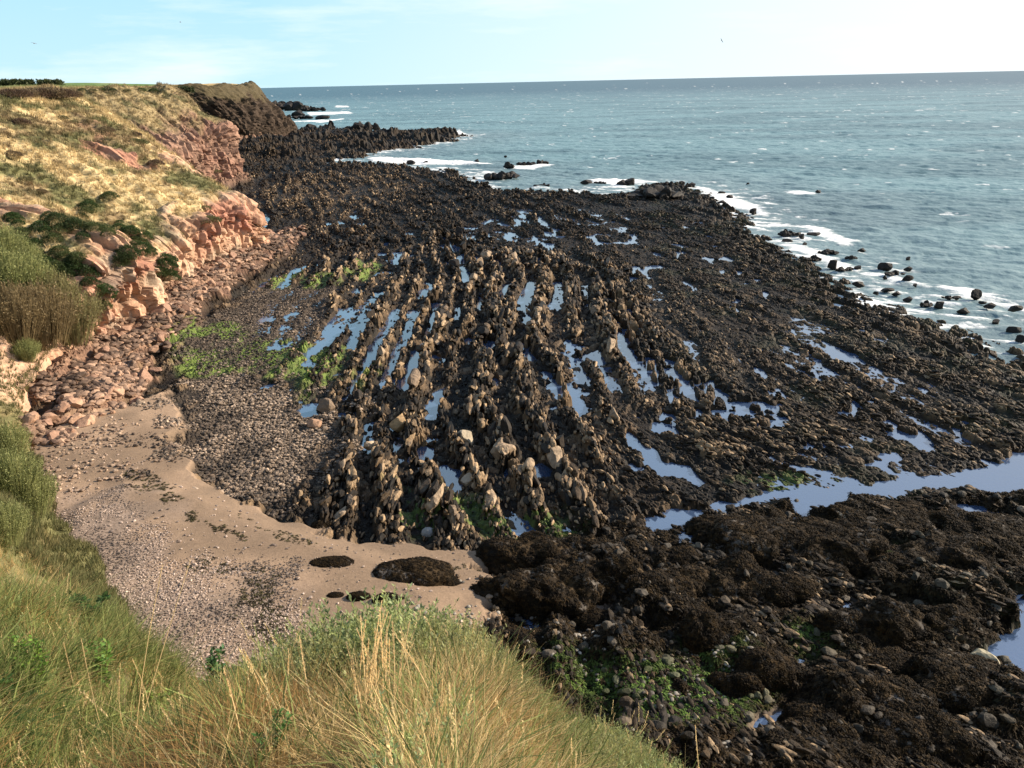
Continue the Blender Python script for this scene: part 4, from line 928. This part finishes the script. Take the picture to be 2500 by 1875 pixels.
for i, (a_, b_, w_, h_, n, L, col, lb) in enumerate((
    (103, 1712, 90, 150, 700, .05, (.13, .24, .04), 'bushy bright green leafy plant left of the dry stalks'), (262, 1712, 80, 140, 420, .055, (.12, .22, .05), 'taller green leafy plant with reddish tips'),
    (408, 1800, 85, 105, 360, .05, (.20, .30, .07), 'yellow green leafy plant in the straw grass'), (672, 1875, 120, 120, 520, .05, (.10, .19, .05), 'dark green leafy plant at the bottom beside the golden straw'),
    (835, 1820, 70, 60, 200, .05, (.26, .34, .07), 'small lime leafy sprig at the foot of the big tussock'), (975, 1820, 60, 60, 180, .05, (.24, .30, .08), 'small leafy sprig right of the big tussock'),
    (220, 1545, 110, 90, 340, .07, (.05, .11, .03), 'dark bramble at the edge of the shingle'), (525, 1700, 120, 70, 480, .06, (.05, .12, .04), 'dark green plant below the shingle edge'),
    (600, 1690, 90, 60, 360, .06, (.05, .11, .04), 'second dark green plant, close to the feathery stems'), (30, 1740, 80, 90, 300, .06, (.06, .12, .03), 'dark leafy plant on the picture edge'),
    (300, 1850, 90, 70, 300, .045, (.09, .16, .04), 'low dark green plant in the bottom straw'), (760, 1860, 60, 60, 200, .045, (.22, .26, .08), 'low yellowish plant at the bottom edge'))):
    hh = hill_hit(a_, b_); p = hh[0] if hh else CAMP + ray(a_, b_) * 6.0
    D = np.dot(p - CAMP, _f); wm, hm = 1.2 * w_ * D / FPX, 1.35 * h_ * D / FPX
    root = link('leafy_plant', None, label=lb, category='plant', group='leafy plants on the near slope'); root.location = p
    leafy(hm, wm * .55, n, L * D / 6.5 * .8, 1000 + i, col, root)
def fern(parent, seed, Lf=.55):
    r = np.random.default_rng(seed)
    for f_ in range(7):
        a = f_ * .9 + r.uniform(-.3, .3); V = []; F = []; C = []; d = np.array([math.cos(a), math.sin(a), 0]); s = np.array([-d[1], d[0], 0]); c0 = np.array([.055, .10, .025]) * r.uniform(.7, 1.3)
        for k in range(22):
            t = (k + 1) / 23; p = d * Lf * t + np.array([0, 0, Lf * (.75 * t - .65 * t * t)])
            for sg in (-1, 1):
                b = len(V); l = Lf * .30 * math.sin(math.pi * min(1, t * .85 + .15)) + .01
                V += leafq(p, s * sg + d * .35, np.array([0, 0, 1.]), l, .0035); F.append([b, b + 1, b + 2, b + 3]); C += [c0 * r.uniform(.8, 1.2)] * 4
        link('frond', mesh('frond', np.array(V), np.array(F), M_LEAF, np.array(C)), parent)
for i, (a_, b_, lb) in enumerate(((50, 1850, 'green fern in the bottom corner'), (185, 1862, 'fern with spreading fronds on the bottom edge'), (120, 1800, 'fern behind the corner fern'), (270, 1872, 'fern at the bottom beside the dark plant'), (20, 1790, 'fern touching the picture edge, above the corner fern'))):
    hh = hill_hit(a_, b_); p = hh[0] if hh else CAMP + ray(a_, b_) * 5.5
    root = link('fern', None, label=lb, category='fern', group='ferns in the near corner'); root.location = p + np.array([0, 0, .15]); fern(root, 1100 + i, .32)
# gorse and scrub on the slopes
def bush_mesh(nm, seed, col, n=1500, L=.16, squash=.8):
    r = np.random.default_rng(seed); V0 = r.normal(size=(n, 3)); V0 /= np.linalg.norm(V0, axis=1, keepdims=True); V0[:, 2] = np.abs(V0[:, 2]) * 1.0 - .12
    rad = 1 + .75 * (fbm3(V0 + seed, 1.7, 3, seed) - .5); P0 = V0 * (rad * r.uniform(.6, 1.0, n) ** .5)[:, None] * [1, 1, squash]
    V = []; F = []; C = []
    for i in range(n):
        d = V0[i] + r.normal(0, .7, 3); b = len(V); V += leafq(P0[i], d, r.normal(0, 1, 3), L * r.uniform(.6, 1.4), L * .22); F.append([b, b + 1, b + 2, b + 3]); C += [np.array(col) * r.uniform(.55, 1.45)] * 4
    return mesh(nm, np.array(V), np.array(F), M_LEAF, np.array(C))
GB = [bush_mesh('gorse_bush', 1200 + i, ([.045, .075, .022], [.07, .09, .03], [.04, .06, .02])[i % 3], 1900, .13) for i in range(5)]
HBM = [bush_mesh('heath_shrub', 1220 + i, c, 1300, .15, .55) for i, c in enumerate(([.17, .15, .07], [.16, .115, .065], [.13, .13, .055], [.11, .07, .045]))]
GL = [(45,535),(60,560),(120,520),(100,545),(200,520),(215,480),(230,545),(205,565),(320,555),(345,585),(290,545),(300,620),(70,600),(110,630),(145,605),(180,640),(190,620),(220,680),(240,700),(250,740),(415,655),(395,660),(305,620),(345,595),(265,470),(30,520),(130,575),(160,660),(90,585),(265,560),(350,560),(140,640),(215,660),(255,715),(330,575),(60,585),(155,550),(180,540),(405,640),(370,600)]
for i, (a_, b_) in enumerate(GL + [(a + random.uniform(-16, 16), b + random.uniform(-14, 14)) for a, b in GL]):
    hh = hill_hit(a_, b_ + 12)
    if hh is None: continue
    s = random.uniform(.5, 1.15) * (1.15 if b_ > 600 else 1)
    o = link('gorse_bush', GB[i % 5], category='bush', group='gorse bushes in the gully', label='dark green gorse bush in the gully above the pink rock slab'); o.location = hh[0]; o.scale = (s, s, s * random.uniform(.8, 1.1)); o.rotation_euler[2] = random.uniform(0, 6)
HL = [(150,290),(120,350),(260,320),(480,480),(500,510),(470,460),(330,330),(90,400),(180,300),(240,440),(420,300),(440,410),(335,350),(280,350),(50,300),(150,400),(60,440),(200,340),(100,470),(450,440),(510,540),(330,370),(380,400),(560,440),(530,420),(90,330),(30,380),(130,440),(300,290),(350,300)]
for i, (a_, b_) in enumerate(HL[::2]):
    hh = hill_hit(a_, b_)
    if hh is None: continue
    s = random.uniform(.6, 1.25)
    o = link('heath_shrub', HBM[i % 4], category='shrub', group='low shrubs on the straw slope', label='low olive brown shrub growing on the straw coloured slope'); o.location = hh[0]; o.scale = (s, s * 1.3, s * 1.1); o.rotation_euler[2] = random.uniform(0, 6)
TOPS = [(20, 218, 2.2, 3), (45, 216, 2.0, 3), (75, 214, 2.2, 1), (100, 212, 2.4, 3), (125, 214, 2.4, 1), (150, 216, 2.2, 3), (170, 218, 1.8, 1), (60, 222, 1.8, 1), (110, 222, 2, 3),
        (200, 212, 1.8, 2), (225, 211, 2.0, 0), (250, 211, 2, 2), (275, 212, 1.8, 2), (310, 214, 1.7, 0), (345, 213, 2, 2), (375, 213, 2, 2)]
for i, (a_, b_, s, kd) in enumerate(TOPS):
    hh = hill_hit(a_, 234 if a_ < 190 else 222)
    if hh is None: continue
    q_ = hh[0]; z_ = q_[2]; s = s * np.linalg.norm(q_ - CAMP) / (150 if a_ < 190 else 420)
    o = link('cliff_top_bush', HBM[kd] if kd != 2 else GB[i % 5], category='bush'); o.location = (q_[0], q_[1], z_); o.scale = (s, s, s * .85)
    if a_ < 190: o['group'] = 'brown bushes on the near cliff top'; o['label'] = 'reddish brown bush on the near cliff top against the field'
    else: o['group'] = 'dark bushes on the cliff top behind'; o['label'] = 'dark green bush on the cliff top behind the straw slope'
for i, (x0, x1, y_, ds, lb) in enumerate(((0, 80, 203, 330, 'long dark hedge on the skyline above the green field'), (95, 150, 205, 330, 'short dark hedge right of the long one'), (285, 360, 206, 330, 'dark hedge on the headland field'), (400, 470, 208, 380, 'farthest dark hedge towards the sea'))):
    pa, pb = CAMP + ray(x0, y_) * ds, CAMP + ray(x1, y_) * ds; n = 2600; t = rng.random(n); P_ = pa + (pb - pa) * t[:, None]; g0 = down(*((pa + pb) / 2)[:2]) or 24.0
    P_[:, 2] = g0 + rng.uniform(0, 1, n) * (1.2 + .9 * fbm(t * 9, t * 0, 3, i)); P_[:, 1] += rng.normal(0, .8, n)
    V, F, C = scatter([(np.array(leafq(np.zeros(3), np.array([.3, 0, 1.]), np.array([0, 1., 0]), 1, .35)), np.array([[0, 1, 2, 3]]))], np.zeros(n, int), P_, rng.uniform(0, 6.3, n), rng.uniform(.4, .9, n), lerp([.03, .045, .02], [.08, .09, .035], rng.random(n)), tilt=rng.normal(0, .9, (n, 2)))
    link('hedge', mesh('hedge', V, F, M_LEAF, C), label=lb, category='hedge')
# tall twiggy shrubs on the near spur
def twig_mesh(seed, c0, c1, n=900):
    r = np.random.default_rng(seed); V = []; F = []; C = []
    for i in range(n):
        a = r.uniform(0, 6.28); sp = r.random() ** .6; tip = np.array([math.cos(a) * sp * .62, math.sin(a) * sp * .62, (1 - .35 * sp * sp) * r.uniform(.75, 1.05)]); b0 = np.array([tip[0] * .5, tip[1] * .5, -.05]); t0 = r.uniform(0, .5)
        p0 = b0 + (tip - b0) * t0; s = np.array([math.cos(a + 1.5), math.sin(a + 1.5), 0]) * .005; b = len(V); V += [p0 - s, p0 + s, tip + s * .4, tip - s * .4]; F.append([b, b + 1, b + 2, b + 3]); cc = lerp(c0, c1, r.random()); C += [cc * r.uniform(.7, 1.3)] * 4
        for k in range(7):
            t = r.uniform(.35, 1); p = p0 + (tip - p0) * t; b = len(V); V += leafq(p, (tip - p0) + r.normal(0, .3, 3), r.normal(0, 1, 3), .045, .008); F.append([b, b + 1, b + 2, b + 3]); C += [cc * r.uniform(.7, 1.5)] * 4
    return mesh('twiggy_shrub', np.array(V), np.array(F), M_LEAF, np.array(C))
TW = [twig_mesh(1300, [.16, .13, .06], [.25, .23, .10]), twig_mesh(1301, [.14, .10, .05], [.24, .18, .09]), twig_mesh(1302, [.15, .17, .06], [.30, .30, .12])]
for i, (a_, b_, h_, k_, lb) in enumerate(((40, 830, 150, 1, 'brown twiggy shrub spreading over the near spur'), (110, 840, 160, 1, 'brown twiggy shrub in the middle of the near spur'), (175, 835, 150, 0, 'outermost twiggy shrub at the tip of the near spur'),
      (15, 740, 150, 2, 'olive twiggy shrub higher on the spur at the picture edge'), (70, 740, 130, 2, 'olive twiggy shrub behind the brown ones'), (130, 770, 120, 0, 'olive brown shrub between the tip and the olive one'), (10, 650, 110, 2, 'topmost olive shrub of the near spur'), (60, 670, 90, 2, 'small olive shrub below the gorse'),
      (70, 880, 60, 2, 'low green shrub above the pink earth bank'),
      (30, 1220, 140, 2, 'feathery shrub at the edge of the stony beach top'), (75, 1260, 130, 2, 'feathery shrub leaning over the sand'), (20, 1130, 110, 2, 'olive shrub below the earth bank'), (10, 1330, 120, 2, 'feathery shrub on the picture edge above the green grass'))):
    hh = hill_hit(a_, b_)
    if hh is None: continue
    p = hh[0]; D = np.dot(p - CAMP, _f); s = h_ * D / FPX
    o = link('twiggy_shrub', TW[k_], label=lb, category='shrub', group='twiggy shrubs on the left slope'); o.location = p; o.scale = (s, s, s * .95); o.rotation_euler[2] = i
# gulls
def gull(px, py, dist, rz, lb, bank):
    root = link('gull', None, label=lb, category='bird'); root.location = CAMP + ray(px, py) * dist; root.rotation_euler = (bank, 0, rz)
    V, F = ICO[3]; V = V * [.24, .07, .07]; V = V * (1 - .45 * np.clip(-V[:, :1] / .24, 0, 1)); link('body', mesh('body', V, F, M_BIRD, np.repeat([[.25, .25, .26]], len(V), 0), smooth=True), root)
    for s in (-1, 1):
        W = [[.08, 0, .02], [-.10, 0, .02], [.12, .35, .12], [-.06, .35, .12], [-.02, .72, .02], [-.09, .70, .02], [.08, 0, .0], [-.10, 0, .0], [.12, .35, .10], [-.06, .35, .10], [-.02, .72, .01], [-.09, .70, .01]]
        W = np.array(W) * [1, s, 1]; Fw = np.array([[0, 1, 3, 2], [2, 3, 5, 4], [6, 8, 9, 7], [8, 10, 11, 9], [0, 2, 8, 6], [2, 4, 10, 8], [1, 7, 9, 3], [3, 9, 11, 5], [4, 5, 11, 10]])
        link('wing', mesh('wing', W, Fw, M_BIRD, np.repeat([[.16, .16, .17]], 12, 0)), root)
gull(83, 106, 190, 1.2, 'gull gliding in the sky above the cliff top at left', .2); gull(440, 54, 220, .4, 'gull high in the sky near the wispy cloud', .1); gull(1762, 99, 230, 2.2, 'gull in the bright sky far out over the sea', .8)
#--P2E--
# ------------------------------------------------------------------ light
SAZ, SEL = R(72), R(27)
sd_ = Vector((math.sin(SAZ) * math.cos(SEL), math.cos(SAZ) * math.cos(SEL), math.sin(SEL)))
sl = bpy.data.lights.new('sun', 'SUN'); sl.energy = 5.0; sl.angle = R(.5); sl.color = (1, .87, .70)
so = bpy.data.objects.new('sun', sl); COL.objects.link(so); so.rotation_euler = (-sd_).to_track_quat('-Z', 'Y').to_euler()
w = bpy.data.worlds.new('World'); scene.world = w; w.use_nodes = True; nt = w.node_tree; nt.nodes.clear()
o = nt.nodes.new('ShaderNodeOutputWorld'); bg = nt.nodes.new('ShaderNodeBackground'); sk = nt.nodes.new('ShaderNodeTexSky')
sk.sky_type = 'NISHITA'; sk.sun_disc = False; sk.sun_elevation = SEL; sk.sun_rotation = SAZ
sk.air_density = 1.0; sk.dust_density = .35; sk.ozone_density = 3.0; sk.altitude = 30
tc = nt.nodes.new('ShaderNodeTexCoord'); mp = nt.nodes.new('ShaderNodeMapping'); mp.inputs['Scale'].default_value = (1.2, 1.2, 9); mp.inputs['Rotation'].default_value = (0, R(8), 0)
nz = nt.nodes.new('ShaderNodeTexNoise'); nz.inputs['Scale'].default_value = 2.2; nz.inputs['Detail'].default_value = 7; nz.inputs['Roughness'].default_value = .6
mr = nt.nodes.new('ShaderNodeMapRange'); mr.inputs[1].default_value = .5; mr.inputs[2].default_value = .72; mr.inputs[4].default_value = .75
mx = nt.nodes.new('ShaderNodeMix'); mx.data_type = 'RGBA'; mx.inputs[7].default_value = (4.8, 5.2, 5.4, 1)
L = nt.links.new
L(tc.outputs['Generated'], mp.inputs[0]); L(mp.outputs[0], nz.inputs[0]); L(nz.outputs[0], mr.inputs[0]); L(mr.outputs[0], mx.inputs[0])
tint = nt.nodes.new('ShaderNodeMix'); tint.data_type = 'RGBA'; tint.blend_type = 'MULTIPLY'; tint.inputs[0].default_value = 1; tint.inputs[7].default_value = (1.02, .97, .98, 1)
L(sk.outputs[0], tint.inputs[6])
def nn(t, **k):
    n = nt.nodes.new(t)
    for a_, v_ in k.items(): setattr(n, a_, v_)
    return n
sx = nn('ShaderNodeSeparateXYZ'); L(tc.outputs['Generated'], sx.inputs[0])
def mrn(src, a, b, c_, d_):
    n = nn('ShaderNodeMapRange'); L(src, n.inputs[0])
    for i_, q_ in enumerate((a, b, c_, d_)): n.inputs[i_ + 1].default_value = q_
    return n.outputs[0]
def mixc(f, A_, B_):
    n = nn('ShaderNodeMix', data_type='RGBA'); L(f, n.inputs[0])
    for k_, v_ in ((6, A_), (7, B_)):
        if isinstance(v_, tuple): n.inputs[k_].default_value = (*v_, 1)
        else: L(v_, n.inputs[k_])
    return n.outputs[2]
low = mixc(mrn(sx.outputs['Z'], 0, .11, 0, 1), (2.9, 4.25, 4.8), (2.25, 3.85, 4.7))
dt = nn('ShaderNodeVectorMath', operation='DOT_PRODUCT'); L(tc.outputs['Generated'], dt.inputs[0]); dt.inputs[1].default_value = (math.sin(SAZ), math.cos(SAZ), 0)
low = mixc(mrn(dt.outputs['Value'], .05, .85, 0, 1), low, (5.1, 5.25, 5.3))
L(mixc(mrn(sx.outputs['Z'], .2, .75, 0, 1), low, tint.outputs[2]), mx.inputs[6])
L(mx.outputs[2], bg.inputs[0]); bg.inputs[1].default_value = .11; L(bg.outputs[0], o.inputs[0])
vs = scene.view_settings; vs.view_transform = 'Standard'; vs.look = 'None'; vs.exposure = 1.0; vs.gamma = 1
scene.cycles.max_bounces = 5; scene.cycles.diffuse_bounces = 2; scene.cycles.glossy_bounces = 2
